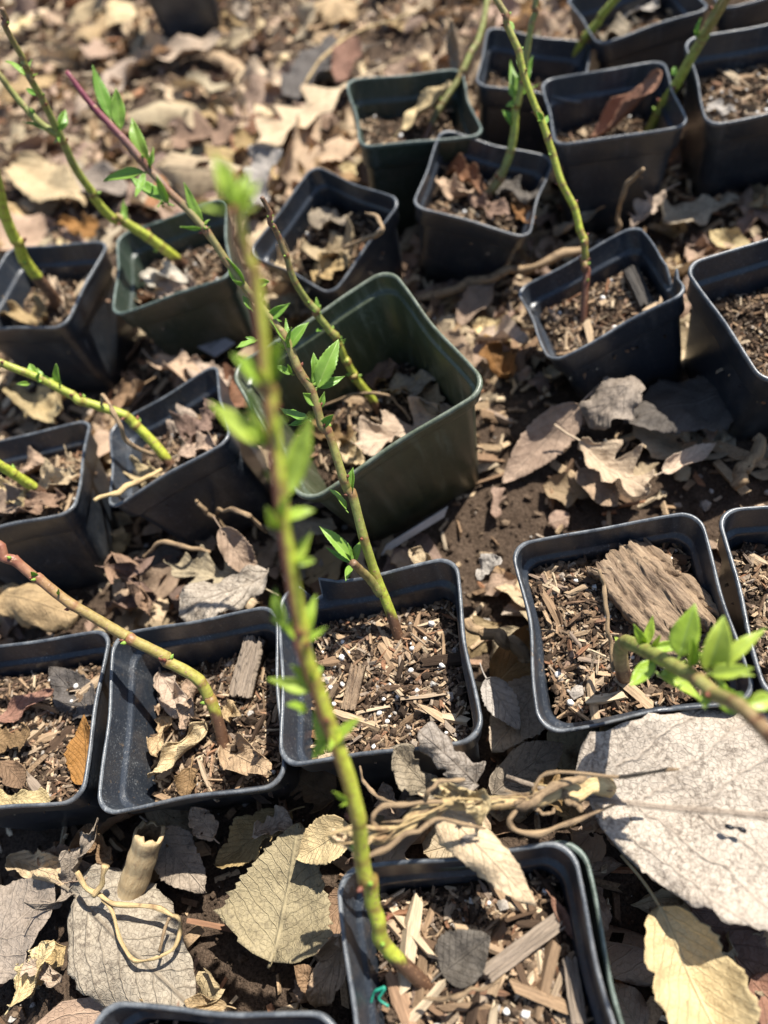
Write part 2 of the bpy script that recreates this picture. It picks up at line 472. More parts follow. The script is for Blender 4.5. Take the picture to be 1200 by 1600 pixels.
# ------------------------------------------------------------------ ground
G = 0.0
def gh(x, y):
    x = np.asarray(x, dtype=float); y = np.asarray(y, dtype=float)
    return 0.016 * fbm(x * 7 + 3.1, y * 7 + 1.7, 2) + 0.006 * fbm(x * 38, y * 38, 3)

def axis(lo, hi, step, far):
    core = np.arange(lo, hi + step / 2, step)
    s = step; a = []; x = lo
    while x > -far:
        s *= 1.35; x -= s; a.append(x)
    s = step; b = []; x = hi
    while x < far:
        s *= 1.35; x += s; b.append(x)
    return np.array(a[::-1] + list(core) + b)
gx = axis(-0.95, 0.85, 0.005, 60); gy = axis(-0.25, 1.45, 0.005, 60)
X, Y = np.meshgrid(gx, gy)
fade = np.clip(1.5 - np.maximum(np.abs(X), np.abs(Y - 0.5)) / 4, 0, 1)
Z = gh(X, Y) * fade + 0.0028 * fbm(X * 170, Y * 170, 3) * (np.abs(X) < 1) * (np.abs(Y - 0.5) < 1)
V = np.stack([X.ravel(), Y.ravel(), Z.ravel()], 1)
ground = obj('ground', mesh('ground', V, grid_faces(len(gy), len(gx)), M_GROUND))
tag(ground, kind='structure')

# ------------------------------------------------------------------ nursery pots
# rim centre x, y, rim height above 0.08, turn, side, tilt along y, tilt along x (degrees)
POTS = {
 'A': (-0.0261, 0.1385, 0.0023, -11.1, 0.0901, -4.8, 4.1), 'B': (-0.1142, 0.1469, -0.0038, -8.8, 0.0870, 1.1, 1.3),
 'C': (-0.2040, 0.1684, -0.0044, -10.4, 0.0868, -2.3, -1.3), 'D': (0.0872, 0.1202, -0.0008, -11.2, 0.0886, 5.2, 4.7),
 'E': (0.1791, 0.0984, 0.0032, -14.8, 0.0905, 2.1, -0.1), 'F': (-0.0225, 0.0033, 0.0045, -9.0, 0.0912, 1.0, -0.3),
 'G': (-0.1272, -0.0192, 0.0065, -16.9, 0.0920, 2.2, -2.7), 'H': (-0.2075, 0.3275, -0.0057, -5.4, 0.0861, -9.1, -1.9),
 'I': (-0.1127, 0.3272, -0.0085, 1.6, 0.0845, -10.8, 13.4), 'J': (-0.1936, 0.5066, 0.0008, -25.1, 0.0894, 1.1, 0.7),
 'K': (-0.0884, 0.4865, 0.0025, -6.2, 0.0902, 1.3, 4.5), 'L': (0.0221, 0.4737, -0.0066, -55.7, 0.0856, 11.4, 10.6),
 'M': (0.0050, 0.2925, 0.0217, -78.4, 0.1137, 3.3, 7.4), 'N': (0.1431, 0.4653, -0.0065, -33.1, 0.0856, 11.2, -11.7),
 'O': (0.1194, 0.5602, 0.0107, -7.7, 0.0938, 3.4, -7.6), 'P': (0.2314, 0.5904, -0.0035, -26.1, 0.0872, 7.0, -12.0),
 'Q': (0.2516, 0.4942, 0.0037, -16.1, 0.0908, -0.1, -0.1), 'R': (0.3535, 0.4699, 0.0061, -14.5, 0.0919, 9.0, 1.5),
 'S': (0.3305, 0.6208, 0.0019, -5.8, 0.0899, -0.6, 2.2), 'T': (0.1664, 0.3274, -0.0084, -92.4, 0.0845, -10.6, 14.1),
 'U': (0.2530, 0.2576, 0.0061, -91.0, 0.0918, 6.5, -1.1),
 'V': (*at_z(262, -62, 0.08)[:2], 0.0, 4.0, 0.0900, 0, 0), 'W': (*at_z(1190, -38, 0.08)[:2], 0.004, -12.0, 0.0900, 0, 0),
}
# label, soil level below rim (m), wood chips, perlite grains, bits, palette
INFO = {
 'A': ('slate plastic pot with split back corner holding the upright cutting in the centre', 0.027, 105, 34, 1100),
 'B': ('slate plastic pot with dry leaves and a bent red-budded stem, left of centre pot', 0.036, 34, 6, 700),
 'C': ('slate plastic pot at the left edge with a rusty leaf and no stem', 0.024, 60, 14, 800),
 'D': ('slate plastic pot holding the thick slab of bark', 0.020, 125, 22, 1300),
 'E': ('slate plastic pot cut off by the right edge beside the bark slab pot', 0.026, 40, 12, 800),
 'F': ('slate plastic pot at the front holding the thick blurred yellow-green stem', 0.027, 115, 18, 1300),
 'G': ('slate plastic pot of which only the back rim shows at the bottom edge', 0.020, 16, 10, 300),
 'H': ('slate plastic pot at the left edge filled with curled tan leaves', 0.019, 14, 3, 350),
 'I': ('tilted slate plastic pot with brown leaves, left of the big olive pot', 0.021, 10, 2, 350),
 'J': ('slate plastic pot at the left edge holding a thick bright green stem', 0.028, 18, 2, 350),
 'K': ('dark green plastic pot with a branching green cutting and pale crumpled leaves', 0.028, 12, 2, 350),
 'L': ('turned slate plastic pot full of pale leaves behind the big olive pot', 0.028, 10, 2, 250),
 'M': ('big olive green plastic pot with ribbed walls standing askew', 0.064, 16, 2, 500),
 'N': ('slate plastic pot with an orange leaf and a thin leafy cutting, upper middle', 0.025, 18, 3, 350),
 'O': ('dark green plastic pot with a long pale leaf in it near the top', 0.029, 10, 3, 250),
 'P': ('slate plastic pot half hidden behind the pot with the brown curled leaf', 0.032, 10, 3, 250),
 'Q': ('slate plastic pot holding a long brown curled leaf and a green stem', 0.036, 8, 2, 250),
 'R': ('slate plastic pot with dark soil and white grains at the upper right edge', 0.028, 34, 26, 450),
 'S': ('slate plastic pot with pale leaf scraps at the top right', 0.030, 10, 4, 250),
 'T': ('slate plastic pot with a split side rim holding a slim red-based stem', 0.024, 60, 6, 700),
 'U': ('slate plastic pot at the right edge touching the split-rim pot', 0.032, 42, 10, 600),
 'V': ('dark plastic pot far back at the top left, cut off by the top edge', 0.030, 0, 0, 60),
 'W': ('slate plastic pot peeking in at the top right corner', 0.026, 4, 4, 120),
}
GREEN = {'K', 'O'}
NOTCH = {'A': ('back', -0.80, 0.0), 'T': ('back', 0.42, 0.0), 'D': ('front', 0.25, 0.9)}

NC, NS = 8, 22
def ring(half, rad):
    """rounded square, counter-clockwise from the middle of the right side; returns (n,2) and (n,) side parameter"""
    pts = []
    e = half - rad
    for c in range(4):
        a0 = c * math.pi / 2
        cx, cy = (e, e) if c == 0 else (-e, e) if c == 1 else (-e, -e) if c == 2 else (e, -e)
        # side leading to this corner
        sx, sy = [(half, -e), (e, half), (-half, e), (-e, -half)][c]
        tx, ty = [(half, e), (-e, half), (-half, -e), (e, -half)][c]
        for i in range(NS):
            t = i / NS
            pts.append((sx + (tx - sx) * t, sy + (ty - sy) * t))
        for i in range(NC):
            a = a0 + (i / NC) * math.pi / 2
            pts.append((cx + rad * math.cos(a), cy + rad * math.sin(a)))
    return np.array(pts)
NRING = 4 * (NC + NS)

OUTER = [(0.70, 0.0), (0.725, 0.012), (0.80, 0.33), (0.885, 0.755), (0.893, 0.772), (0.935, 0.782), (0.948, 0.792), (0.968, 0.955), (0.975, 0.968)]
LIP = [(0.975, 0.968), (0.992, 0.968), (1.0, 0.976), (1.0, 0.988), (0.992, 0.9975), (0.98, 1.0), (0.968, 0.997), (0.960, 0.988)]
INNER = [(0.960, 0.988), (0.952, 0.96), (0.930, 0.835), (0.920, 0.823), (0.885, 0.812), (0.872, 0.802), (0.868, 0.785), (0.78, 0.34), (0.685, 0.03)]
OUTER_M = [(0.72, 0.0), (0.74, 0.012), (0.80, 0.30), (0.86, 0.60), (0.915, 0.875), (0.92, 0.885), (0.955, 0.89), (0.965, 0.90), (0.975, 0.968)]
INNER_M = [(0.960, 0.988), (0.952, 0.96), (0.942, 0.915), (0.932, 0.905), (0.908, 0.900), (0.900, 0.892), (0.845, 0.60), (0.785, 0.30), (0.70, 0.02)]

def inner_half(prof, zf):
    z = [p[1] for p in prof][::-1]; h = [p[0] for p in prof][::-1]
    return float(np.interp(zf, z, h))

def pot_frame(q, h):
    x, y, dz, th, s, tx, ty = q
    n = Vector((-math.tan(R(ty)), -math.tan(R(tx)), 1)).normalized()
    xa = Vector((math.cos(R(th)), math.sin(R(th)), 0))
    rim = Vector((x, y, 0.08 + dz))
    return frame(xa - n * xa.dot(n), n, rim - n * h)

def build_pot(key, q, h, mats, ribs=False, soil=True, label=None, scale=1.0):
    s = q[4] * scale
    half = s / 2
    g = np.random.default_rng(abs(hash(key)) % 1000 if False else sum(map(ord, key)) * 7)
    bend = g.normal(0, 0.0006, 4) * (0.35 if ribs else 1.0)
    outer, inner = (OUTER_M, INNER_M) if ribs else (OUTER, INNER)
    ang = np.arctan2(ring(1, 0.2)[:, 1], ring(1, 0.2)[:, 0])
    def loft(prof, rib=False):
        V = []
        for (hf, zf) in prof:
            r2 = ring(hf * half, 0.22 * hf * half)
            z = np.full(len(r2), zf * h)
            # sides bow a little, rims wave a little
            side = np.stack([np.cos(ang), np.sin(ang)], 1)
            bow = (bend[0] * np.cos(2 * ang) + bend[1] * np.sin(2 * ang) + bend[2] * np.cos(3 * ang + 1) - 0.0007 * np.cos(4 * ang)) * (zf ** 2) * 1.3
            r2 = r2 + side * bow[:, None]
            z = z + 0.0005 * zf * np.sin(3 * ang + bend[3] * 2000)
            if rib and 0.2 < zf < 0.8:
                for sd in range(4):
                    i0 = sd * (NS + NC)
                    for i in range(NS):
                        if (i % 5) in (2, 3):
                            r2[i0 + i] *= 1 - 0.03
            nt_ = NOTCH.get(key)
            if nt_ and zf > 0.8:
                sd = {'right': 0, 'back': 1, 'left': 2, 'front': 3}[nt_[0]]
                i0 = sd * (NS + NC)
                k = int(round((nt_[1] * (-1 if sd in (1, 2) else 1) * 0.5 + 0.5) * NS))
                low = nt_[2] if nt_[2] else 0.80
                low = 0.80 + (0.2 * nt_[2] if nt_[2] else 0)
                for i in ((k, k + 1) if not nt_[2] else (k,)):
                    z[i0 + i] = min(z[i0 + i], h * (low if i == k else low + 0.01) + (zf - 0.9) * 0.002)
                if not nt_[2]:
                    for i, am in ((k - 1, 0.0032), (k - 2, 0.0022), (k - 3, 0.0012), (k, 0.0028)):
                        d2 = [(1, 0), (0, 1), (-1, 0), (0, -1)][sd]
                        r2[i0 + i] += np.array(d2) * am * (zf - 0.75) * 4
            V.append(np.concatenate([r2, z[:, None]], 1))
        return np.concatenate(V)
    Vb = np.concatenate([loft(outer, ribs), loft(inner)])
    n1 = len(outer) * NRING
    F = [tuple(f) for f in grid_faces(len(outer), NRING, True)]
    F += [tuple(int(i) + n1 for i in f) for f in grid_faces(len(inner), NRING, True)]
    F.append(tuple(range(NRING - 1, -1, -1)))
    F.append(tuple(range(n1 + (len(inner) - 1) * NRING, n1 + len(inner) * NRING)))
    mw = pot_frame(q, h)
    root = bpy.data.objects.new('nursery_pot', None); root.empty_display_size = 0.02
    C.objects.link(root); root.matrix_world = mw
    tag(root, label or INFO[key][0], 'plant pot', 'nursery pots set out on the leaf litter')
    obj('pot_wall', mesh('pot_wall', Vb, F, mats[0]), root)
    obj('rim', mesh('rim', loft(LIP), grid_faces(len(LIP), NRING, True), mats[1]), root)
    return root, mw, half, inner

# chip shapes --------------------------------------------------------
def chip_shape(seed, st=4, m=5):
    g = np.random.default_rng(seed)
    V = []
    cs = np.linspace(0, 2 * math.pi, m, endpoint=False) + g.normal(0, 0.25, m)
    rr = 0.5 * (1 + g.normal(0, 0.22, m))
    bendy, bendz = g.normal(0, 0.25), g.normal(0, 0.25)
    for i in range(st):
        t = i / (st - 1) - 0.5
        w = 1 - abs(t) * g.uniform(0.0, 0.9)
        for j in range(m):
            x = t + (g.uniform(-0.12, 0.12) if i in (0, st - 1) else g.uniform(-0.04, 0.04))
            V.append((x, math.cos(cs[j]) * rr[j] * w + bendy * t * t * 4 * 0.3 + g.normal(0, 0.04), math.sin(cs[j]) * rr[j] * w + bendz * t * t + g.normal(0, 0.04)))
    F = [tuple(f) for f in grid_faces(st, m, True)]
    F.append(tuple(range(m - 1, -1, -1))); F.append(tuple(range((st - 1) * m, st * m)))
    return np.array(V), F
CHIPSHAPES = [chip_shape(100 + i) for i in range(16)]
_chip_cache = {}
def chip_mesh(i, L, W, T):
    """wood chip meshes in quantised true sizes, so that the grain keeps its scale"""
    k = (i, round(L * 500), round(W * 1000), round(T * 1000))
    if k not in _chip_cache:
        V, F = CHIPSHAPES[i]
        _chip_cache[k] = mesh('wood_chip', V * np.array([k[1] / 500, max(k[2], 1) / 1000, max(k[3], 1) / 1000]), F, M_CHIP, smooth=False)
    return _chip_cache[k]

def box_template(seed):
    g = np.random.default_rng(seed)
    V = np.array([(x, y, z) for x in (-.5, .5) for y in (-.5, .5) for z in (-.5, .5)], dtype=float) * (1 + g.uniform(-0.35, 0.25, (8, 3)))
    F = np.array([(0, 1, 3, 2), (4, 6, 7, 5), (0, 4, 5, 1), (2, 3, 7, 6), (0, 2, 6, 4), (1, 5, 7, 3)], dtype=np.int32)
    return V, F
def ico_template(seed):
    g = np.random.default_rng(seed)
    p = (1 + 5 ** 0.5) / 2
    V = np.array([(-1, p, 0), (1, p, 0), (-1, -p, 0), (1, -p, 0), (0, -1, p), (0, 1, p), (0, -1, -p), (0, 1, -p), (p, 0, -1), (p, 0, 1), (-p, 0, -1), (-p, 0, 1)], dtype=float)
    V /= np.linalg.norm(V[0]); V *= 0.5 * (1 + g.uniform(-0.35, 0.3, (12, 1)))
    F = np.array([(0, 11, 5), (0, 5, 1), (0, 1, 7), (0, 7, 10), (0, 10, 11), (1, 5, 9), (5, 11, 4), (11, 10, 2), (10, 7, 6), (7, 1, 8), (3, 9, 4), (3, 4, 2), (3, 2, 6), (3, 6, 8), (3, 8, 9), (4, 9, 5), (2, 4, 11), (6, 2, 10), (8, 6, 7), (9, 8, 1)], dtype=np.int32)
    return V, F
BOXES = [box_template(i) for i in range(6)]
ICOS = [ico_template(i) for i in range(6)]

def rotmats(yaw, tilt, roll):
    cy, sy = np.cos(yaw), np.sin(yaw); ct, st = np.cos(tilt), np.sin(tilt); cr, sr = np.cos(roll), np.sin(roll)
    o = np.zeros_like(yaw); e = np.ones_like(yaw)
    Rz = np.stack([np.stack([cy, -sy, o], -1), np.stack([sy, cy, o], -1), np.stack([o, o, e], -1)], -2)
    Ry = np.stack([np.stack([ct, o, st], -1), np.stack([o, e, o], -1), np.stack([-st, o, ct], -1)], -2)
    Rx = np.stack([np.stack([e, o, o], -1), np.stack([o, cr, -sr], -1), np.stack([o, sr, cr], -1)], -2)
    return Rz @ Ry @ Rx

def scatter_mesh(name, templates, P, S, yaw, tilt, roll, mat):
    """many small pieces joined in one mesh (templates cycle)"""
    n = len(P); Vs = []; Fs = []; off = 0
    RM = rotmats(yaw, tilt, roll)
    for k, (tv, tf) in enumerate(templates):
        idx = np.arange(k, n, len(templates))
        if len(idx) == 0: continue
        v = tv[None] * S[idx][:, None, :]
        v = np.einsum('nij,nvj->nvi', RM[idx], v) + P[idx][:, None, :]
        m = tv.shape[0]
        Fs.append((tf[None] + (np.arange(len(idx)) * m)[:, None, None] + off).reshape(-1, tf.shape[1]))
        Vs.append(v.reshape(-1, 3)); off += len(idx) * m
    return mesh(name, np.concatenate(Vs), np.concatenate(Fs), mat, smooth=False)

SOILTOP = {}
def fill_pot(key, root, half, h, prof, dep, chips, perl, bits):
    zf = 1 - dep / h
    hs = inner_half(prof, zf) * half - 0.0003
    g = np.random.default_rng(sum(map(ord, key)) * 13)
    seed = g.uniform(0, 50)
    zs = zf * h
    def hz(x, y):
        x = np.asarray(x); y = np.asarray(y)
        return zs + 0.006 * fbm(x * 45 + seed, y * 45, 2) + 0.0022 * fbm(x * 260 + seed, y * 260, 3) - 0.003 * np.clip(np.maximum(abs(x), abs(y)) / hs - 0.7, 0, 1)
    SOILTOP[key] = hz
    n = 52
    a = np.linspace(-1, 1, n); XX, YY = np.meshgrid(a, a)
    # squircle corners
    XX, YY = XX * np.sqrt(1 - 0.16 * YY ** 2 * (abs(XX))), YY * np.sqrt(1 - 0.16 * XX ** 2 * (abs(YY)))
    X_, Y_ = XX * hs, YY * hs
    V = np.stack([X_.ravel(), Y_.ravel(), hz(X_, Y_).ravel()], 1)
    soil = obj('potting_soil', mesh('potting_soil', V, grid_faces(n, n), M_SOIL), root)
    tag(soil, kind='stuff')
    if bits:
        P = np.empty((bits, 3)); P[:, :2] = g.uniform(-hs * 0.96, hs * 0.96, (bits, 2))
        P[:, 2] = hz(P[:, 0], P[:, 1]) + g.uniform(0, 0.0016, bits)
        sc = np.exp(g.normal(0, 0.45, bits))
        nb = int(bits * 0.45)
        S = np.stack([0.0056 * sc, 0.0011 * sc ** 0.5, 0.0007 * sc ** 0.5], 1)
        o = obj('wood_splinters', scatter_mesh('wood_splinters', BOXES, P[:nb], S[:nb], g.uniform(0, 7, nb), g.normal(0, 0.35, nb), g.uniform(0, 7, nb), M_CHIPS), soil)
        tag(o, kind='stuff')
        m = bits - nb
        S2 = np.stack([0.0022 * sc, 0.0019 * sc, 0.0016 * sc], 1)
        o = obj('soil_crumbs', scatter_mesh('soil_crumbs', ICOS, P[nb:], S2[nb:], g.uniform(0, 7, m), g.uniform(0, 7, m), g.uniform(0, 7, m), M_DARKBITS), soil)
        tag(o, kind='stuff')
    r = random.Random(sum(map(ord, key)))
    for i in range(chips):
        x, y = r.uniform(-hs, hs) * 0.9, r.uniform(-hs, hs) * 0.9
        big = r.random() < 0.18
        L = r.uniform(0.014, 0.024) if big else r.uniform(0.006, 0.014)
        W = r.uniform(0.0025, 0.006) if big else r.uniform(0.0012, 0.0036)
        if key == 'F' and r.random() < 0.6: L *= 1.45; W *= 1.6
        x = max(-hs + L * 0.42, min(hs - L * 0.42, x)); y = max(-hs + L * 0.42, min(hs - L * 0.42, y))
        c = obj('wood_chip', chip_mesh(r.randrange(16), L, W, max(0.001, W * 0.5)), soil)
        c.location = (x, y, float(hz(x, y)) + W * 0.25 + r.uniform(0, 0.0022))
        c.rotation_euler = (r.uniform(0, 6.3), r.gauss(0, 0.26), r.uniform(0, 6.3))
    for i in range(perl):
        x, y = r.uniform(-hs, hs) * 0.88, r.uniform(-hs, hs) * 0.88
        sc = r.choice((0.0016, 0.002, 0.0024, 0.003, 0.0036))
        c = obj('perlite_grain', PERL[r.randrange(6)], soil)
        c.scale = (sc, sc * r.uniform(0.8, 1.1), sc * r.uniform(0.7, 1))
        c.location = (x, y, float(hz(x, y)) + sc * 0.35 + 0.0012)
        c.rotation_euler = (r.uniform(0, 6), r.uniform(0, 6), r.uniform(0, 6))

def lump(seed):
    import bmesh
    bm = bmesh.new(); bmesh.ops.create_icosphere(bm, subdivisions=2, radius=0.5)
    for v in bm.verts:
        v.co *= 1 + 0.35 * mnoise.noise(v.co * 3 + Vector((seed, 0, 0)))
    me = bpy.data.meshes.new('perlite_grain'); bm.to_mesh(me); bm.free(); me.materials.append(M_PERLITE)
    me.polygons.foreach_set('use_smooth', np.full(len(me.polygons), True)); return me
PERL = [lump(i * 3.7) for i in range(6)]

POTM = {}
for key, q in POTS.items():
    lab, dep, chips, perl, bits = INFO[key]
    big = key == 'M'
    h = 0.106 if big else max(0.074, 0.08 + q[2] + 0.003)
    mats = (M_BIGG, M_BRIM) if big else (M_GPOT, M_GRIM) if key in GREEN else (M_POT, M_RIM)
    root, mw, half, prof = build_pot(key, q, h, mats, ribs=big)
    POTM[key] = (mw, half, h, 1 - dep / h)
    fill_pot(key, root, half, h, prof, dep, chips, perl, int(bits * 2.2))
# the front pot stands inside another one: a sliver of green wall shows beside it
q = list(POTS['F']); q[0] += 0.0022; q[1] -= 0.0012; q[2] -= 0.010
build_pot('X', q, 0.0755, (M_GPOT, M_GRIM), label='dark green plastic pot that the front slate pot is slipped into, only an edge showing', scale=1.035)

def soil_z(key, p):
    """height of the potting soil under a world point"""
    mw = POTM[key][0]
    l = mw.inverted() @ p
    return (mw @ Vector((l.x, l.y, float(SOILTOP[key](l.x, l.y))))).z

def on_soil(key, px, py):
    """world point on the potting soil that the photograph pixel looks at"""
    mw, half, h, zf = POTM[key]
    inv = mw.inverted(); o = inv @ EYE; d = inv.to_3x3() @ ray(px, py)
    z = zf * h
    for _ in range(4):
        p = o + d * ((z - o.z) / d.z)
        z = float(SOILTOP[key](p.x, p.y))
    return mw @ p

def in_pot(x, y, grow=1.0):
    for k, (mw, half, h, zf) in POTM.items():
        l = mw.inverted() @ Vector((x, y, 0.04))
        if max(abs(l.x), abs(l.y)) < half * grow:
            return k
    return None

# ------------------------------------------------------------------ dry leaves
def outline(kind, t, g):
    if kind == 'broad':
        w = np.minimum(1, t / 0.03) ** 0.5 * (0.55 + 0.45 * np.sin(np.pi / 2 * np.minimum(t / 0.5, 1))) * np.clip(1 - np.clip(t - 0.55, 0, 1) / 0.45, 0, 1) ** 0.6
        w = w * (1 + 0.008 * np.sin(t * 61) + 0.022 * np.sin(t * 37 + 1))
    elif kind == 'poplar':
        w = np.minimum(1, (t / 0.16)) ** 0.55 * np.clip(1 - np.clip(t - 0.22, 0, 1) / 0.78, 0, 1) ** 0.72
        w = w * (1 + 0.035 * np.sin(t * 95 + g.uniform(0, 6)) + 0.03 * np.sin(t * 47))
    elif kind == 'oak':
        w = np.sin(np.pi * np.clip(t, 0, 1) ** 0.85) ** 0.6 * (0.66 + 0.34 * np.cos(2 * np.pi * (t * 3.6 + 0.18)))
        w = np.maximum(w, 0.10 * np.sin(np.pi * t) ** 0.3)
    elif kind == 'holly':
        w = np.sin(np.pi * np.clip(t, 0, 1) ** 0.9) ** 0.55 * (0.8 + 0.2 * np.abs(np.cos(np.pi * t * 4.5)) ** 0.6)
    elif kind == 'lance':
        w = np.sin(np.pi * t ** 0.78) ** 0.95 * (1 - 0.12 * t)
    elif kind == 'long':
        w = np.sin(np.pi * t ** 0.9) ** 0.8
    elif kind == 'scrap':
        w = np.minimum(1, t / 0.08) ** 0.5 * np.minimum(1, (1 - t) / 0.1) ** 0.5 * (0.75 + 0.3 * np.sin(t * 5 + g.uniform(0, 6)) + 0.12 * np.sin(t * 23 + g.uniform(0, 6)))
    else:
        w = np.sin(np.pi * t ** 0.75) ** 0.75 * (1 + 0.02 * np.sin(t * 70))
    return np.clip(w, 0.004, 1.3)

def leaf_mesh(kind, L, W, seed, mat, curl=0.5, bend=0.4, crumple=0.05, fold=0.1, twist=0.0, nu=46, nv=23, tear=0.3, green=False, petiole=True):
    """leaf lying along +X from its base, W = half width; curl rolls the sides up, bend rolls the tip up (radians over the leaf)"""
    g = np.random.default_rng(seed)
    t = np.linspace(0, 1, nu); s = np.linspace(-1, 1, nv)
    w1 = outline(kind, t, g); w2 = outline(kind, np.clip(t + g.normal(0, 0.025) * np.sin(np.pi * t), 0, 1), g)
    rag = 0 if green else 0.018 if kind == 'broad' else 0.035
    T, S = np.meshgrid(t, s, indexing='ij')
    wl = w1 * (1 + rag * g.normal(0, 1, nu)); wr = w2 * (1 + rag * g.normal(0, 1, nu))
    if green:
        wl = w1 * (1 + 0.05 * np.where(np.arange(nu) % 2, 1, -1)); wr = w2 * (1 + 0.05 * np.where(np.arange(nu) % 2, 1, -1))
    Wd = np.where(S < 0, wl[:, None], wr[:, None])
    x = T * L; y = S * Wd * W
    if kind == 'oak':       # lobes sweep forwards
        x = x + np.abs(S) ** 1.5 * Wd * W * 0.35
    if kind == 'broad':     # slanting, wavy base
        x = x + L * (1 - T) ** 2 * (0.13 * np.clip(-S, 0, 1) ** 1.3 - 0.02 * np.clip(S, 0, 1) + 0.018 * np.sin(S * 5 + 1))
    if kind == 'poplar':    # heart-shaped base
        x = x - np.abs(S) ** 1.5 * W * 0.22 * np.clip(1 - T / 0.25, 0, 1)
    uv = np.stack([T.ravel(), (y / W * 0.5 + 0.5).ravel()], 1)
    # sides: roll about the midrib, with strength varying along the leaf
    cl = (curl * (1 + 0.6 * np.sin(T * 3 + g.uniform(0, 6)))) / W
    asym = np.where(S < 0, 1.0, g.uniform(0.3, 1.4))
    a = np.abs(y) * cl * asym + 1e-6
    yy = np.sign(y) * np.sin(a) / (cl * asym + 1e-6 / W) ; zz = (1 - np.cos(a)) / (cl * asym + 1e-6 / W)
    zz = zz + fold * np.abs(y)
    if abs(curl) < 1e-4:
        yy = y; zz = fold * np.abs(y)
    # waves and crumple
    f = 2.2 / L; s0 = g.uniform(0, 40)
    zz = zz + crumple * L * (fbm(x * f + s0, yy * f * 1.2 + 3, 3)) * 1.4
    zz = zz + crumple * L * 0.6 * np.abs(S) ** 2 * np.sin(T * g.uniform(9, 15) + np.where(S < 0, 0, 2.1) + s0)
    zz = zz + crumple * L * 0.22 * np.abs(fbm(x * f * 4 + s0, yy * f * 4, 2))
    if not green:
        pil = np.abs(np.sin(np.pi * 8 * (T - 0.42 * np.abs(S) * Wd) + s0))
        zz = zz + crumple * L * 0.16 * pil ** 0.6 * np.clip(np.abs(S) * 3, 0, 1)
        zz = zz + crumple * L * 0.12 * fbm(x * f * 9 + s0, yy * f * 9, 2)
    # twist and bend along the length
    tw = twist * (T - 0.5)
    yy, zz = yy * np.cos(tw) - zz * np.sin(tw), yy * np.sin(tw) + zz * np.cos(tw)
    if abs(bend) > 1e-4:
        k = bend / L
        b = x * k
        xx = np.sin(b) / k - zz * np.sin(b); zz = (1 - np.cos(b)) / k + zz * np.cos(b)
        # turn so that base and tip lie on the X axis again
        ex, ez = math.sin(bend) / k, (1 - math.cos(bend)) / k
        an = math.atan2(ez, ex)
        xx, zz = xx * math.cos(an) + zz * math.sin(an), -xx * math.sin(an) + zz * math.cos(an)
        x = xx * L / math.hypot(ex, ez)
    V = np.stack([x.ravel(), yy.ravel(), zz.ravel()], 1)
    F = grid_faces(nu, nv)
    if tear > 0 and not green:
        cx = V[F].mean(1); ed = np.abs(uv[F][:, :, 1].mean(1) * 2 - 1); tt = uv[F][:, :, 0].mean(1)
        wloc = np.interp(tt, t, w1)
        rim_ = ed / np.maximum(wloc, 0.02)
        nz = fbm(cx[:, 0] * 6 / L + s0 * 2, cx[:, 1] * 6 / L + 7, 4)
        keep = nz < 0.62 - tear * np.clip(rim_ - 0.45, 0, 1) * 0.8
        F = F[keep]
    V = [V]; U = [uv]; FF = [tuple(f_) for f_ in F]; off = nu * nv
    if petiole:
        pl = L * (0.12 if green else g.uniform(0.15, 0.4))
        if kind in ('scrap',): pl = 0
        if pl:
            pr = W * (0.07 if green else 0.028)
            b0 = V[0][(nv // 2)]
            side = g.uniform(-0.3, 0.3)
            mid = catmull([V[0][4 * nv + nv // 2] - np.array([0, 0, pr * 0.7]), b0 - np.array([0, 0, pr * 0.5]), b0 + np.array([-pl * 0.5, side * pl * 0.3, -pl * 0.05]), b0 + np.array([-pl, side * pl, -pl * 0.1 * (1 if green else g.uniform(-2, 2))])], 8)
            tv, tf, _ = tube(mid, pr, 6)
            V.append(tv); U.append(np.tile([0.02, 0.5], (len(tv), 1))); FF += [tuple(i + off for i in f_) for f_ in tf]
    me = mesh('leaf', np.concatenate(V), FF, mat, uv=np.concatenate(U))
    return me

def solid(o, th=0.0003):
    m = o.modifiers.new('thickness', 'SOLIDIFY'); m.thickness = th; m.offset = 0
    return o

USED = []
def hero(label, base, tip, zb, zt, hw, kind, colour, curl=0.5, bend=0.4, crumple=0.06, roll=0, pot=None, twist=0.0, seed=None, tear=0.3, cat='dry leaf', group='larger dry leaves'):
    """a leaf laid between two photograph pixels at the heights zb and zt (above the ground, or above a pot's soil), hw = half width in pixels"""
    if pot:
        b = on_soil(pot, *base); t = on_soil(pot, *tip)
        b = at_z(*base, b.z + zb); t = at_z(*tip, t.z + zt)
    else:
        b = at_z(*base, zb); t = at_z(*tip, zt)
    L = (t - b).length
    W = hw * depth((b + t) / 2) / FPX * (1.3 if pot else 1.0)
    if pot: crumple *= 1.2
    seed = seed or len(USED) * 7 + 3
    if kind != 'broad': crumple *= 1.5; curl *= 1.4; bend *= 1.3
    me = leaf_mesh(kind, L, W, seed, LEAFM[colour], curl, bend, crumple, twist=twist, tear=tear)
    nrm = Matrix.Rotation(R(roll), 3, (t - b).normalized()) @ Vector((0, 0, 1))
    o = obj('fallen_leaf', me, mat=frame(t - b, nrm, b))
    solid(o)
    tag(o, label, cat, group)
    USED.append(o)
    return o

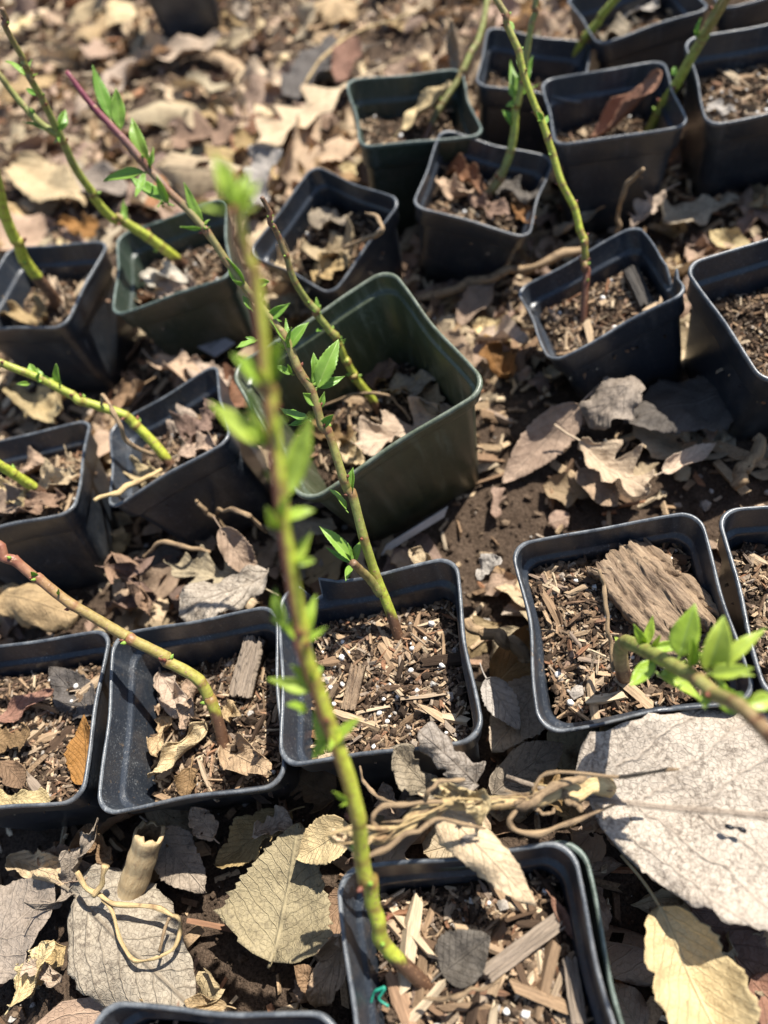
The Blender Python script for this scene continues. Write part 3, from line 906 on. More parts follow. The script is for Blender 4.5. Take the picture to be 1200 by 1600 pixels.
hero('huge silvery speckled dry leaf lying beside the bark slab pot at the right edge', (908, 1246), (1440, 1296), 0.071, 0.064, 162, 'broad', 'silver', 0.22, 0.32, 0.05, roll=3, tear=0.0, seed=41)
hero('cream dry leaf with spiny edge and holes under the huge silvery leaf', (1030, 1415), (1160, 1690), 0.050, 0.050, 80, 'holly', 'pale tan', 0.4, 0.3, 0.05, seed=22, tear=0.2)
hero('mottled brown leaf tucked behind the cream spiny leaf, lower right', (1080, 1420), (1215, 1560), 0.018, 0.022, 60, 'ovate', 'brown', 0.2, 0.2, 0.04)
hero('brown leaf cut off by the right edge at the bottom', (1175, 1530), (1260, 1620), 0.024, 0.02, 45, 'ovate', 'reddish brown', 0.4, 0.3, 0.05)
hero('grey toothed leaf with a dark midrib lying on soil between two front pots', (430, 1480), (468, 1285), 0.024, 0.034, 92, 'poplar', 'grey', 0.15, 0.15, 0.03, seed=5, tear=0.1)
hero('large whitish skeletal leaf below the hollow stalk, lower left', (118, 1398), (300, 1572), 0.030, 0.024, 92, 'broad', 'silver', -0.5, -0.4, 0.07, seed=77, tear=0.12)
hero('broad grey leaf at the left edge, beside the whitish skeletal leaf', (-60, 1520), (90, 1375), 0.026, 0.03, 70, 'ovate', 'grey', 0.2, 0.3, 0.04)
hero('wavy twisted grey-tan leaf under the left edge pot', (60, 1425), (150, 1285), 0.034, 0.05, 24, 'oak', 'grey', 0.8, 0.4, 0.12, twist=1.6, tear=0.1)
hero('tan curled leaf in the bottom left corner', (15, 1570), (80, 1470), 0.03, 0.04, 26, 'holly', 'pale tan', 0.9, 0.5, 0.1)
hero('small tan leaf left of the dry soil clod at the bottom left', (100, 1480), (30, 1545), 0.024, 0.022, 30, 'scrap', 'tan', 0.6, 0.4, 0.08)
hero('crumpled grey flap of leaf leaning on the centre pot rim', (690, 1255), (618, 1172), 0.068, 0.092, 30, 'scrap', 'grey', 0.5, 0.5, 0.07, seed=8)
hero('ragged pale leaf folded over the front rim of the centre pot', (745, 1225), (655, 1142), 0.078, 0.094, 42, 'scrap', 'silver', -0.7, -0.4, 0.08, seed=19)
hero('pale toothed leaf hanging over the back rim of the front pot', (695, 1265), (832, 1412), 0.096, 0.082, 50, 'poplar', 'pale tan', -0.55, -0.5, 0.05, seed=31, tear=0.1)
hero('small cream oval leaf behind the thick blurred stem', (548, 1290), (462, 1342), 0.05, 0.044, 36, 'ovate', 'pale tan', 0.35, 0.2, 0.04)
hero('tan leaf curled up on itself below the pot with the bent stem', (445, 1270), (338, 1352), 0.03, 0.02, 34, 'holly', 'tan', 0.9, 0.4, 0.08)
hero('grey-brown leaf lying behind the hollow stalk', (245, 1300), (318, 1392), 0.022, 0.02, 38, 'ovate', 'grey', 0.3, 0.4, 0.05, tear=0.15)
hero('brown veined leaf half under the grey toothed leaf', (545, 1400), (455, 1488), 0.02, 0.02, 46, 'ovate', 'brown', 0.2, 0.2, 0.04)
hero('pinkish tan curled leaf against the left wall of the front pot', (532, 1460), (496, 1572), 0.05, 0.02, 30, 'holly', 'tan', 0.8, 0.5, 0.09)
hero('little rolled tan leaf just above the bottom edge pot', (352, 1572), (288, 1566), 0.024, 0.03, 20, 'long', 'tan', 1.2, 0.8, 0.06)
hero('dull brown leaf in shade between the bent-stem pot and front pot', (520, 1250), (440, 1200), 0.016, 0.02, 40, 'scrap', 'brown', 0.5, 0.4, 0.08)
hero('pale cream lobed oak leaf left of the dark green pot at the top', (548, 132), (398, 222), 0.03, 0.022, 62, 'oak', 'pale tan', 0.15, 0.2, 0.03, seed=12, tear=0.0)
hero('long dark grey leaf just behind the pale oak leaf', (520, 60), (440, 160), 0.024, 0.02, 34, 'ovate', 'dark grey', 0.3, 0.3, 0.05)
hero('rusty brown leaf behind the dark green pot at the top', (550, 60), (528, 128), 0.03, 0.024, 24, 'ovate', 'reddish brown', 0.4, 0.3, 0.05)
hero('pale boat shaped leaf in the litter at the top left', (348, 58), (225, 88), 0.024, 0.02, 24, 'long', 'pale tan', 0.7, 0.3, 0.05)
hero('whitish leaf piece hanging by the left wall of the turned pot', (425, 230), (385, 330), 0.05, 0.03, 30, 'scrap', 'white', 0.5, 0.4, 0.09)
hero('orange brown leaf between the dark green pot and turned pot', (560, 255), (628, 290), 0.05, 0.04, 30, 'ovate', 'reddish brown', 0.3, 0.3, 0.06)
hero('long olive tan leaf right of the big olive pot', (905, 632), (785, 755), 0.034, 0.01, 34, 'ovate', 'tan', 0.5, 0.3, 0.03, seed=3, tear=0.0, roll=-25)
hero('pale torn leaf with a stalk on the soil below the split-rim pot', (905, 690), (1015, 765), 0.03, 0.03, 52, 'oak', 'pale tan', 0.7, 0.5, 0.08, seed=9, tear=0.0)
hero('pinkish tan leaf under the pale torn leaf', (905, 735), (965, 790), 0.018, 0.02, 30, 'ovate', 'tan', 0.5, 0.4, 0.06, tear=0.1)
hero('small pale curled leaf right of the pale torn leaf', (1035, 738), (1118, 692), 0.022, 0.028, 20, 'ovate', 'pale tan', 0.7, 0.5, 0.04, tear=0.0)
hero('big dark grey crumpled leaf at the foot of the split-rim pot', (1150, 610), (975, 665), 0.03, 0.022, 66, 'ovate', 'dark grey', -0.4, -0.3, 0.06, seed=14, tear=0.1)
hero('grey wrinkled leaf against the front wall of the split-rim pot', (1000, 590), (920, 668), 0.05, 0.03, 40, 'scrap', 'grey', -0.5, -0.4, 0.08)
hero('crumpled brown leaf ball below the left edge pot of tan leaves', (236, 962), (172, 858), 0.03, 0.05, 44, 'scrap', 'brown', 1.9, 1.6, 0.22, seed=6)
hero('second crumpled brown leaf pressed against the leaf ball', (165, 950), (232, 872), 0.025, 0.045, 36, 'scrap', 'brown', 1.6, 1.2, 0.22, seed=66)
hero('grey scalloped leaf behind the pot with the bent stem', (385, 905), (258, 878), 0.044, 0.04, 34, 'oak', 'grey', 0.4, 0.4, 0.07, seed=24, tear=0.0)
hero('whitish wrinkled leaf behind the back rim of the bent-stem pot', (420, 890), (285, 965), 0.05, 0.046, 44, 'scrap', 'silver', -0.5, -0.4, 0.08)
hero('tan leaf standing up behind the grey scalloped leaf', (345, 825), (400, 905), 0.056, 0.04, 26, 'ovate', 'tan', 0.7, 0.4, 0.07)
hero('tan wrinkled leaf at the left edge above the rusty leaf pot', (-10, 925), (125, 965), 0.04, 0.034, 44, 'scrap', 'tan', -0.6, -0.4, 0.08)
hero('small bluish white leaf between the centre pot and bark slab pot', (760, 1060), (812, 1140), 0.03, 0.026, 26, 'ovate', 'white', 0.3, 0.3, 0.05, tear=0.0)
hero('flat grey leaf in the gap between centre pot and bark slab pot', (850, 1060), (768, 1175), 0.016, 0.02, 44, 'ovate', 'grey', 0.1, 0.2, 0.04)
hero('brown-grey cupped leaf in the shade behind the dry twig', (770, 1240), (880, 1160), 0.026, 0.034, 44, 'ovate', 'grey', -0.5, -0.4, 0.06, tear=0.05)
hero('tan leaf lying below the slate pot with the orange leaf', (768, 446), (712, 508), 0.02, 0.012, 24, 'ovate', 'tan', 0.3, 0.3, 0.05)
hero('tan lobed leaf behind the split-rim pot', (1040, 300), (985, 350), 0.03, 0.03, 26, 'oak', 'pale tan', 0.6, 0.4, 0.08, tear=0.0)
hero('grey furry looking leaf behind the right edge pot', (1155, 308), (1035, 345), 0.02, 0.02, 32, 'scrap', 'grey', 0.3, 0.3, 0.07)
hero('tan leaf scrap left of the split-rim pot stem', (945, 320), (865, 362), 0.022, 0.016, 20, 'scrap', 'pale tan', 0.5, 0.4, 0.06)
hero('shrivelled cream leaf wrapped round the dry branch', (770, 1268), (690, 1225), 0.098, 0.106, 26, 'scrap', 'pale tan', 1.5, 0.9, 0.18, seed=51)
hero('small papery leaf shred under the dry branch over the front pot rim', (720, 1310), (765, 1345), 0.094, 0.088, 20, 'scrap', 'silver', 0.9, 0.6, 0.14, seed=52)
hero('curled papery shred hanging at the left end of the dry branch', (560, 1330), (520, 1300), 0.09, 0.10, 14, 'scrap', 'pale tan', 1.2, 0.7, 0.15, seed=53)
hero('brown papery leaf behind the dry branch beside the huge leaf', (900, 1290), (850, 1200), 0.06, 0.07, 34, 'scrap', 'brown', 0.8, 0.6, 0.12, seed=54)
hero('tan crumpled leaf between the hollow stalk and left edge pot', (150, 1370), (60, 1340), 0.03, 0.03, 34, 'holly', 'tan', 1.0, 0.7, 0.12, seed=55)
hero('pale crumpled leaf left of the hollow stalk in the lower left litter', (10, 1340), (110, 1375), 0.034, 0.03, 30, 'scrap', 'pale tan', 1.2, 0.8, 0.12, seed=56)
hero('cream torn leaf under the bent-stem pot front wall', (395, 1305), (455, 1270), 0.034, 0.03, 26, 'scrap', 'pale tan', 1.1, 0.8, 0.12, seed=57)
hero('large pale leaf at the far left behind the thick green stem pot', (20, 250), (130, 320), 0.024, 0.024, 40, 'ovate', 'pale tan', 0.4, 0.4, 0.05, seed=58)
hero('broad grey leaf behind the branching stem pot at the upper left', (110, 270), (200, 300), 0.024, 0.02, 34, 'ovate', 'grey', 0.3, 0.3, 0.05, seed=59)
hero('brown lobed leaf left of the pale cream oak leaf', (380, 190), (260, 215), 0.022, 0.02, 44, 'oak', 'brown', 0.4, 0.4, 0.06, seed=60, tear=0.0)
hero('orange brown leaf behind the branching stem pot', (95, 345), (150, 365), 0.03, 0.03, 22, 'scrap', 'reddish brown', 0.5, 0.4, 0.08, seed=61)
hero('pale chipped leaf at the top left edge of the litter', (10, 55), (60, 25), 0.02, 0.02, 18, 'ovate', 'pale tan', 0.5, 0.3, 0.06, seed=62)
for (b, t, hw, zb, c, k, lb) in (((95, 1535), (40, 1500), 24, .03, 'pale tan', 'scrap', 'cream crumpled leaf beside the tan curled one, bottom left'), ((265, 1600), (200, 1572), 24, .02, 'tan', 'scrap', 'tan torn leaf behind the bottom edge pot'),
    ((335, 1310), (300, 1260), 22, .03, 'tan', 'holly', 'tan curled leaf right behind the hollow stalk'), ((175, 1345), (120, 1300), 26, .034, 'brown', 'scrap', 'brown crumpled leaf in front of the rusty leaf pot'),
    ((505, 1555), (460, 1510), 22, .02, 'brown', 'ovate', 'small brown leaf on the soil by the front pot corner'), ((620, 1280), (600, 1225), 24, .05, 'tan', 'scrap', 'tan leaf in the shade under the centre pot front'),
    ((690, 905), (640, 858), 20, .03, 'pale tan', 'scrap', 'pale leaf shred behind the centre pot back rim'), ((745, 905), (780, 870), 20, .02, 'white', 'scrap', 'whitish leaf shred right of the centre pot back corner'),
    ((690, 520), (735, 570), 24, .02, 'tan', 'holly', 'tan crumpled leaf right of the big olive pot back corner'), ((800, 590), (760, 540), 26, .02, 'reddish brown', 'scrap', 'orange brown leaf left of the split-rim pot'),
    ((240, 560), (310, 590), 30, .034, 'tan', 'ovate', 'tan leaf lying in front of the grey barcode tag'), ((225, 600), (180, 640), 26, .04, 'brown', 'ovate', 'brown cupped leaf behind the tilted pot'),
    ((360, 600), (290, 570), 24, .03, 'pale tan', 'scrap', 'pale torn leaf behind the tilted pot back rim'), ((20, 610), (110, 650), 30, .03, 'pale tan', 'scrap', 'pale flattened leaf behind the left edge pot of tan leaves')):
    hero(lb, b, t, zb, zb + 0.006, hw, k, c, 1.0, 0.6, 0.11, tear=0.15)
# leaves lying in pots
hero('long brown curled leaf inside a slate pot near the top right', (920, 214), (1038, 112), 0.004, 0.044, 24, 'long', 'reddish brown', 1.1, 0.7, 0.04, pot='Q', tear=0.0)
hero('pale chip of leaf beside the long brown curled leaf', (905, 205), (945, 212), 0.003, 0.005, 10, 'scrap', 'pale tan', 0.4, 0.3, 0.05, pot='Q')
hero('long pale folded leaf in the dark green pot at the top', (628, 205), (705, 128), 0.004, 0.034, 18, 'long', 'pale tan', 1.0, 0.3, 0.04, pot='O', tear=0.0)
hero('upright slim pale leaf behind the dark green pot at the top', (712, 118), (704, 26), 0.06, 0.105, 11, 'long', 'pale tan', 0.8, 0.5, 0.05, tear=0.0)
for (b, t, hw, c, lb) in (((425, 408), (500, 440), 20, 'pale tan', 'pale leaf nearest the front corner inside the turned pot'), ((470, 395), (560, 375), 26, 'pale tan', 'large pale leaf in the middle of the turned pot'),
                          ((490, 440), (545, 400), 20, 'tan', 'tan leaf under the pale ones in the turned pot'), ((490, 335), (550, 350), 18, 'grey', 'greyish leaf at the back of the turned pot')):
    hero(lb, b, t, 0.006, 0.010, hw, 'scrap', c, 0.6, 0.4, 0.09, pot='L')
for (b, t, hw, c, lb) in (((225, 445), (290, 425), 22, 'white', 'whitish crumpled leaf in the dark green pot with branching stem'), ((215, 470), (260, 450), 16, 'pale tan', 'pale leaf in the front corner of the dark green pot'),
                          ((250, 470), (305, 440), 18, 'pale tan', 'pale leaf along the front wall of the dark green pot'), ((205, 480), (235, 460), 12, 'reddish brown', 'rusty scrap in the front corner of the dark green pot')):
    hero(lb, b, t, 0.004, 0.010, hw, 'scrap', c, 0.7, 0.4, 0.12, pot='K')
for (b, t, hw, c, lb, k) in (((715, 645), (548, 705), 46, 'pale tan', 'broad pale leaf on the soil in the big olive pot', 'oak'), ((640, 600), (685, 640), 22, 'tan', 'tan square leaf scrap at the right in the big olive pot', 'scrap'),
                             ((570, 590), (625, 575), 22, 'brown', 'brown curled leaf at the back of the big olive pot', 'ovate'), ((610, 610), (690, 590), 20, 'grey', 'grey leaf by the back wall in the big olive pot', 'ovate'),
                             ((535, 690), (565, 730), 18, 'pale tan', 'cream scrap near the front corner of the big olive pot', 'scrap'), ((500, 660), (545, 690), 20, 'brown', 'dark brown leaf near the left in the big olive pot', 'scrap')):
    hero(lb, b, t, 0.005, 0.012, hw, k, c, 0.6, 0.4, 0.08, pot='M', tear=0.1)
for (b, t, hw, c, lb, k) in (((698, 262), (765, 292), 16, 'reddish brown', 'bright orange brown leaf in the slate pot, upper middle', 'ovate'), ((775, 280), (840, 320), 22, 'dark grey', 'grey wrinkled leaf right of the thin leafy cutting', 'scrap'),
                             ((800, 320), (835, 350), 14, 'reddish brown', 'small brown leaf by the right wall of that slate pot', 'scrap'), ((680, 290), (740, 300), 14, 'tan', 'tan leaf left of the thin leafy cutting base', 'scrap'),
                             ((735, 310), (790, 340), 14, 'brown', 'brown leaf in front of the thin leafy cutting base', 'scrap')):
    hero(lb, b, t, 0.004, 0.012, hw, k, c, 0.7, 0.5, 0.10, pot='N', tear=0.1)
for (b, t, hw, c, lb, k) in (((250, 1052), (285, 1122), 22, 'pale tan', 'cream curled leaf at the left in the bent-stem pot', 'holly'), ((300, 1060), (292, 1140), 18, 'tan', 'tan leaf beside the cream curled leaf in the bent-stem pot', 'scrap'),
                             ((330, 1130), (232, 1222), 19, 'pale tan', 'long cream rolled leaf in front in the bent-stem pot', 'long'), ((345, 1165), (432, 1212), 28, 'tan', 'tan three-cornered leaf right of the bent stem', 'ovate'),
                             ((300, 1200), (290, 1250), 20, 'brown', 'brown curled leaf by the front wall of the bent-stem pot', 'ovate'), ((255, 1120), (245, 1180), 16, 'tan', 'tan leaf by the left wall of the bent-stem pot', 'scrap'),
                             ((350, 1105), (372, 1120), 12, 'tan', 'small rolled tan leaf behind the bent stem', 'long')):
    hero(lb, b, t, 0.006, 0.012, hw, k, c, 0.9, 0.5, 0.10, pot='B', tear=0.1)
for (b, t, hw, c, lb, k) in (((285, 690), (345, 640), 30, 'brown', 'brown leaf at the back of the tilted pot', 'scrap'), ((265, 680), (300, 650), 20, 'pale tan', 'pale leaf beside the brown one in the tilted pot', 'scrap'),
                             ((280, 705), (335, 695), 16, 'tan', 'tan leaf along the front wall of the tilted pot', 'scrap'), ((195, 730), (250, 750), 14, 'pale tan', 'cream shredded leaf in the front corner of the tilted pot', 'holly')):
    hero(lb, b, t, 0.005, 0.012, hw, k, c, 0.5, 0.4, 0.09, pot='I', tear=0.1)
for (b, t, hw, c, lb, k) in (((70, 690), (100, 745), 20, 'pale tan', 'upright cream leaf in the left edge pot of tan leaves', 'holly'), ((-10, 715), (65, 725), 22, 'tan', 'tan leaf behind the green stub in the left edge pot', 'ovate'),
                             ((60, 760), (120, 740), 20, 'pale tan', 'pale leaf at the right wall of the left edge pot of tan leaves', 'scrap'), ((-10, 800), (60, 780), 24, 'tan', 'tan leaf in front of the green stub in the left edge pot', 'ovate'),
                             ((40, 800), (100, 775), 18, 'brown', 'brown leaf in the front corner of the left edge pot of tan leaves', 'scrap'), ((0, 760), (40, 790), 16, 'pale tan', 'cream scrap under the green stub', 'scrap')):
    hero(lb, b, t, 0.006, 0.014, hw, k, c, 0.7, 0.5, 0.10, pot='H', tear=0.1)
for (b, t, hw, c, lb, k) in (((130, 1228), (128, 1118), 21, 'reddish brown', 'rusty pointed leaf in the left edge pot without stem', 'ovate'), ((-8, 1128), (76, 1076), 14, 'reddish brown', 'orange tan narrow leaf in the left edge pot without stem', 'long'),
                             ((145, 1120), (80, 1042), 24, 'dark grey', 'grey leaf curling up the back wall of the rusty leaf pot', 'ovate'), ((-10, 1250), (70, 1248), 14, 'pale tan', 'pale leaf along the front wall of the rusty leaf pot', 'scrap'),
                             ((-10, 1160), (50, 1150), 20, 'brown', 'dark brown leaf under the orange tan narrow leaf', 'scrap'), ((0, 1190), (40, 1230), 14, 'brown', 'brown folded leaf at the front of the rusty leaf pot', 'long')):
    hero(lb, b, t, 0.005, 0.012, hw, k, c, 0.5, 0.5, 0.06, pot='C', tear=0.1)
for (b, t, hw, c, lb, k) in (((35, 440), (75, 420), 14, 'pale tan', 'pale curled leaf behind the thick green stem', 'scrap'), ((85, 440), (105, 490), 14, 'pale tan', 'cream leaf right of the thick green stem base', 'long'),
                             ((5, 490), (70, 490), 16, 'tan', 'tan leaf along the front wall of the thick green stem pot', 'scrap'), ((95, 510), (140, 480), 12, 'tan', 'tan leaf in the right corner of the thick green stem pot', 'scrap')):
    hero(lb, b, t, 0.004, 0.010, hw, k, c, 0.8, 0.5, 0.10, pot='J', tear=0.1)
for (b, t, hw, c, lb, k) in (((960, 20), (1030, 8), 16, 'white', 'whitish leaf scrap in the slate pot at the top right', 'scrap'), ((935, 50), (1000, 40), 16, 'grey', 'grey leaf by the front wall of the top right pot', 'ovate'),
                             ((1040, 20), (1080, 12), 10, 'tan', 'tan scrap at the right in the top right pot', 'scrap')):
    hero(lb, b, t, 0.005, 0.012, hw, k, c, 0.4, 0.4, 0.08, pot='S', tear=0.1)
hero('small whitish leaf in the front corner of the upper right edge pot', (1105, 165), (1150, 178), 0.004, 0.006, 10, 'scrap', 'white', 0.5, 0.4, 0.08, pot='R')
hero('blackish leaf dotted with white grains in the front pot', (690, 1520), (765, 1462), 0.004, 0.010, 32, 'ovate', 'dark grey', 0.3, 0.2, 0.04, pot='F', tear=0.0)
hero('thin dark leaf strip at the back right corner of the front pot', (860, 1400), (900, 1470), 0.008, 0.006, 8, 'long', 'reddish brown', 0.6, 0.4, 0.05, pot='F', tear=0.0)

# litter: the many smaller leaves on the ground
SIZES = []
WHERE = {'A': 'the centre pot', 'B': 'the bent-stem pot', 'C': 'the rusty leaf pot', 'D': 'the bark slab pot', 'E': 'the pot right of the bark slab', 'F': 'the front pot', 'G': 'the bottom edge pot',
         'H': 'the tan leaves pot at left', 'I': 'the tilted pot', 'J': 'the thick green stem pot', 'K': 'the branching stem pot', 'L': 'the turned pot', 'M': 'the big olive pot', 'N': 'the orange leaf pot',
         'O': 'the dark green pot at the top', 'P': 'the half hidden top pot', 'Q': 'the brown curled leaf pot', 'R': 'the upper right edge pot', 'S': 'the top right pot', 'T': 'the split-rim pot', 'U': 'the pot beside the split rim', 'V': 'the far top left pot', 'W': 'the top right corner pot'}
VAR = []
for i in range(30):
    kind = ['ovate', 'oak', 'scrap', 'poplar', 'holly', 'scrap'][i % 6]
    L = rnd.uniform(0.024, 0.06)
    VAR.append((kind, L, L * rnd.uniform(0.22, 0.4), i * 5 + 900, rnd.uniform(0.25, 1.5), rnd.uniform(-0.7, 1.1), rnd.uniform(0.07, 0.16)))
COLN = ['pale tan'] * 8 + ['tan'] * 8 + ['brown'] * 4 + ['reddish brown'] * 2 + ['grey'] * 4 + ['dark grey'] * 2
_lm = {}
count = 0; tries = 0
while count < 168 and tries < 20000:
    tries += 1
    x = rnd.uniform(-0.95, 0.7); y = rnd.uniform(-0.12, 1.35)
    p = Vector((x, y, 0.01)); px, py = pixel(p)
    if not (-60 < px < 1260 and -40 < py < 1660): continue
    if in_pot(x, y, 0.82): continue
    # open dark soil right of the centre keeps few leaves
    if 640 < px < 1200 and 640 < py < 870 and rnd.random() < 0.85: continue
    if 280 < px < 520 and 1380 < py < 1570: continue
    if 770 < px and 1120 < py and rnd.random() < 0.6: continue
    far = y > 0.62
    if far and rnd.random() < 0.15: continue
    vi = rnd.randrange(len(VAR)); colour = rnd.choice(COLN)
    pale_ = px < 560 and py < 340
    if pale_: colour = rnd.choice(['pale tan', 'pale tan', 'tan', 'tan', 'grey', 'reddish brown'])
    if (vi, colour) not in _lm:
        k, L, W, sd, cu, be, cr = VAR[vi]
        _lm[(vi, colour)] = leaf_mesh(k, L, W, sd, LEAFM[colour], cu, be, cr, nu=32, nv=15, tear=0.22)
    o = obj('fallen_leaf', _lm[(vi, colour)])
    o.location = (x, y, float(gh(x, y)) + rnd.uniform(0.003, 0.014))
    o.rotation_euler = (rnd.gauss(0, 0.28) + (math.pi if rnd.random() < 0.35 else 0), rnd.gauss(0, 0.22), rnd.uniform(0, 6.3))
    sc = rnd.uniform(0.95, 1.35) * (1.4 if pale_ else 1.15 if far else 1.0); o.scale = (sc, sc, sc)
    near = min(POTM, key=lambda k: (POTM[k][0].translation.xy - Vector((x, y))).length)
    c = POTM[near][0].translation; cp = pixel(Vector((c.x, c.y, 0.03)))
    dx, dy = px - cp[0], py - cp[1]
    side = ('right of' if dx > 0 else 'left of') if abs(dx) > abs(dy) else ('below' if dy > 0 else 'behind')
    size = 'small' if VAR[vi][1] * sc < 0.038 else 'larger'
    shape = {'ovate': 'oval', 'oak': 'lobed', 'scrap': 'broken', 'poplar': 'toothed', 'holly': 'crinkled'}[VAR[vi][0]]
    tag(o, f'{size} {colour} {shape} dry leaf {side} {WHERE[near]}', 'dry leaf', 'small dry leaves in the litter')
    count += 1

def litter_pts(n, rng):
    P_ = ground_pts(n * 4, 0.60, rng)
    px_ = np.array([pixel(Vector(p_)) for p_ in P_])
    keep = ~((px_[:, 0] > 640) & (px_[:, 1] > 620) & (px_[:, 1] < 880) & (rng.random(len(P_)) < 0.7))
    keep &= ~((px_[:, 0] > 270) & (px_[:, 0] < 530) & (px_[:, 1] > 1380) & (px_[:, 1] < 1580) & (rng.random(len(P_)) < 0.8))
    dens = fbm(P_[:, 0] * 6 + 4, P_[:, 1] * 6, 3)
    keep &= rng.random(len(P_)) < np.clip(0.55 + dens * 1.9, 0.06, 1)
    return P_[keep][:n]

same = {}
for o in C.objects:
    if o.get('group') == 'small dry leaves in the litter': same.setdefault(o['label'], []).append(o)
for lab, os_ in same.items():
    if len(os_) < 2: continue
    os_.sort(key=lambda o: pixel(o.location)[0])
    words_ = {2: ['leftmost', 'rightmost'], 3: ['leftmost', 'middle', 'rightmost']}.get(len(os_)) or ['leftmost'] + ['second', 'third', 'fourth', 'fifth', 'sixth'][:len(os_) - 2] + ['rightmost']
    for o, w_ in zip(os_, words_):
        l = f'{w_} {lab}' if w_ not in ('second', 'third', 'fourth', 'fifth', 'sixth') else f'{lab}, {w_} from left'
        if len(l.replace('-', ' ').split()) <= 16: o['label'] = l

# ------------------------------------------------------------------ mulch and crumbs on the ground
def ground_pts(n, far_share=0.55, rng=nr):
    out = []
    while len(out) < n:
        m = n * 2
        x = rng.uniform(-0.95, 0.75, m); y = np.where(rng.random(m) < far_share, rng.uniform(0.3, 1.4, m), rng.uniform(-0.15, 0.6, m))
        wv = 0.30 + 0.62 * np.clip(y, -0.1, 1.5)
        ok = (x > -wv - 0.1) & (x < wv * 0.75 + 0.12)
        for k, q in POTS.items():
            mw, half, h, zf = POTM[k]
            c = mw.translation; th = R(q[3])
            lx = (x - c.x) * math.cos(th) + (y - c.y) * math.sin(th); ly = -(x - c.x) * math.sin(th) + (y - c.y) * math.cos(th)
            ok &= ~(np.maximum(abs(lx), abs(ly)) < half * 0.72)
        out += list(zip(x[ok], y[ok]))
    P = np.array(out[:n]); return np.concatenate([P, gh(P[:, 0], P[:, 1])[:, None]], 1)

n = 20000
P = ground_pts(n, 0.5); P[:, 2] += nr.uniform(-0.0005, 0.002, n)
sc = np.exp(nr.normal(0, 0.55, n)) * 0.0024
o = obj('soil_crumbs', scatter_mesh('soil_crumbs', ICOS, P, np.stack([sc, sc * 0.9, sc * 0.75], 1), nr.uniform(0, 7, n), nr.uniform(0, 7, n), nr.uniform(0, 7, n), M_DARKBITS))
tag(o, 'dark soil crumbs and grit strewn over the ground between the pots', 'soil', kind='stuff')
# the torn and curled small pieces of leaf that nobody could count
tem = []
for i in range(14):
    me_ = leaf_mesh(['scrap', 'ovate', 'holly', 'oak'][i % 4], 1.0, rnd.uniform(0.25, 0.45), 3000 + i, M_LITTER, rnd.uniform(0.4, 1.8), rnd.uniform(-0.9, 1.3), rnd.uniform(0.08, 0.2), nu=11, nv=7, tear=0.1, petiole=False)
    tv = np.array([v.co[:] for v in me_.vertices]); tf = np.array([p.vertices[:] for p in me_.polygons], dtype=np.int32)
    tu = np.zeros((len(tv), 2))
    for l_, u__ in zip(me_.loops, me_.uv_layers[0].data): tu[l_.vertex_index] = u__.uv[:]
    tv[:, 0] -= 0.5
    tem.append((tv, tf, tu))
P = litter_pts(3500, nr); n = len(P); P[:, 2] += nr.uniform(0.001, 0.011, n)
sc = np.exp(nr.normal(0, 0.45, n)) * 0.0225 * np.where(P[:, 1] > 0.55, 1.35, 1.0)
S3 = np.stack([sc, sc, sc], 1)
order = np.concatenate([np.arange(k, n, 14) for k in range(14)])
me_ = scatter_mesh('leaf_litter', [(t_[0], t_[1]) for t_ in tem], P, S3, nr.uniform(0, 7, n), nr.normal(0, 0.3, n), np.where(nr.random(n) < 0.4, math.pi, 0) + nr.normal(0, 0.4, n), M_LITTER)
U = np.concatenate([np.tile(tem[k][2], (len(np.arange(k, n, 14)), 1)) for k in range(14)])
li_ = np.empty(len(me_.loops), dtype=np.int32); me_.loops.foreach_get('vertex_index', li_)
me_.uv_layers.new(name='UVMap').data.foreach_set('uv', U[li_].astype(np.float32).ravel())
me_.polygons.foreach_set('use_smooth', np.full(len(me_.polygons), True))
o = obj('leaf_litter', me_)
tag(o, 'layer of small torn tan leaf pieces covering the ground', 'leaf litter', kind='stuff')
n = 14000
P = ground_pts(n, 0.0); P[:, 2] += nr.uniform(-0.0003, 0.0012, n)
sc = np.exp(nr.normal(0, 0.5, n)) * 0.0015
o = obj('soil_grit', scatter_mesh('soil_grit', ICOS, P, np.stack([sc, sc * 0.9, sc * 0.8], 1), nr.uniform(0, 7, n), nr.uniform(0, 7, n), nr.uniform(0, 7, n), M_DARKBITS))
tag(o, 'fine dark soil grit on the bare ground around the nearest pots', 'soil', kind='stuff')
n = 15000
P = ground_pts(n, 0.62); P[:, 2] += nr.uniform(0.0005, 0.006, n)
sc = np.exp(nr.normal(0, 0.5, n))
o = obj('bark_mulch', scatter_mesh('bark_mulch', BOXES, P, np.stack([0.0095 * sc, 0.0026 * sc ** 0.8, 0.0013 * sc ** 0.6], 1), nr.uniform(0, 7, n), nr.normal(0, 0.35, n), nr.normal(0, 0.8, n), M_MULCH))
tag(o, 'shredded bark and wood splinters mixed into the leaf litter', 'mulch', kind='stuff')
n = 250
P = ground_pts(n, 0.35)
for i in range(n):
    L = rnd.uniform(0.010, 0.030); W = rnd.uniform(0.003, 0.008)
    c = obj('wood_chip', chip_mesh(rnd.randrange(16), L, W, max(0.001, W * 0.45)), ground)
    c.location = (P[i, 0], P[i, 1], P[i, 2] + rnd.uniform(0.002, 0.008)); c.rotation_euler = (rnd.uniform(0, 6.3), rnd.gauss(0, 0.3), rnd.uniform(0, 6.3))

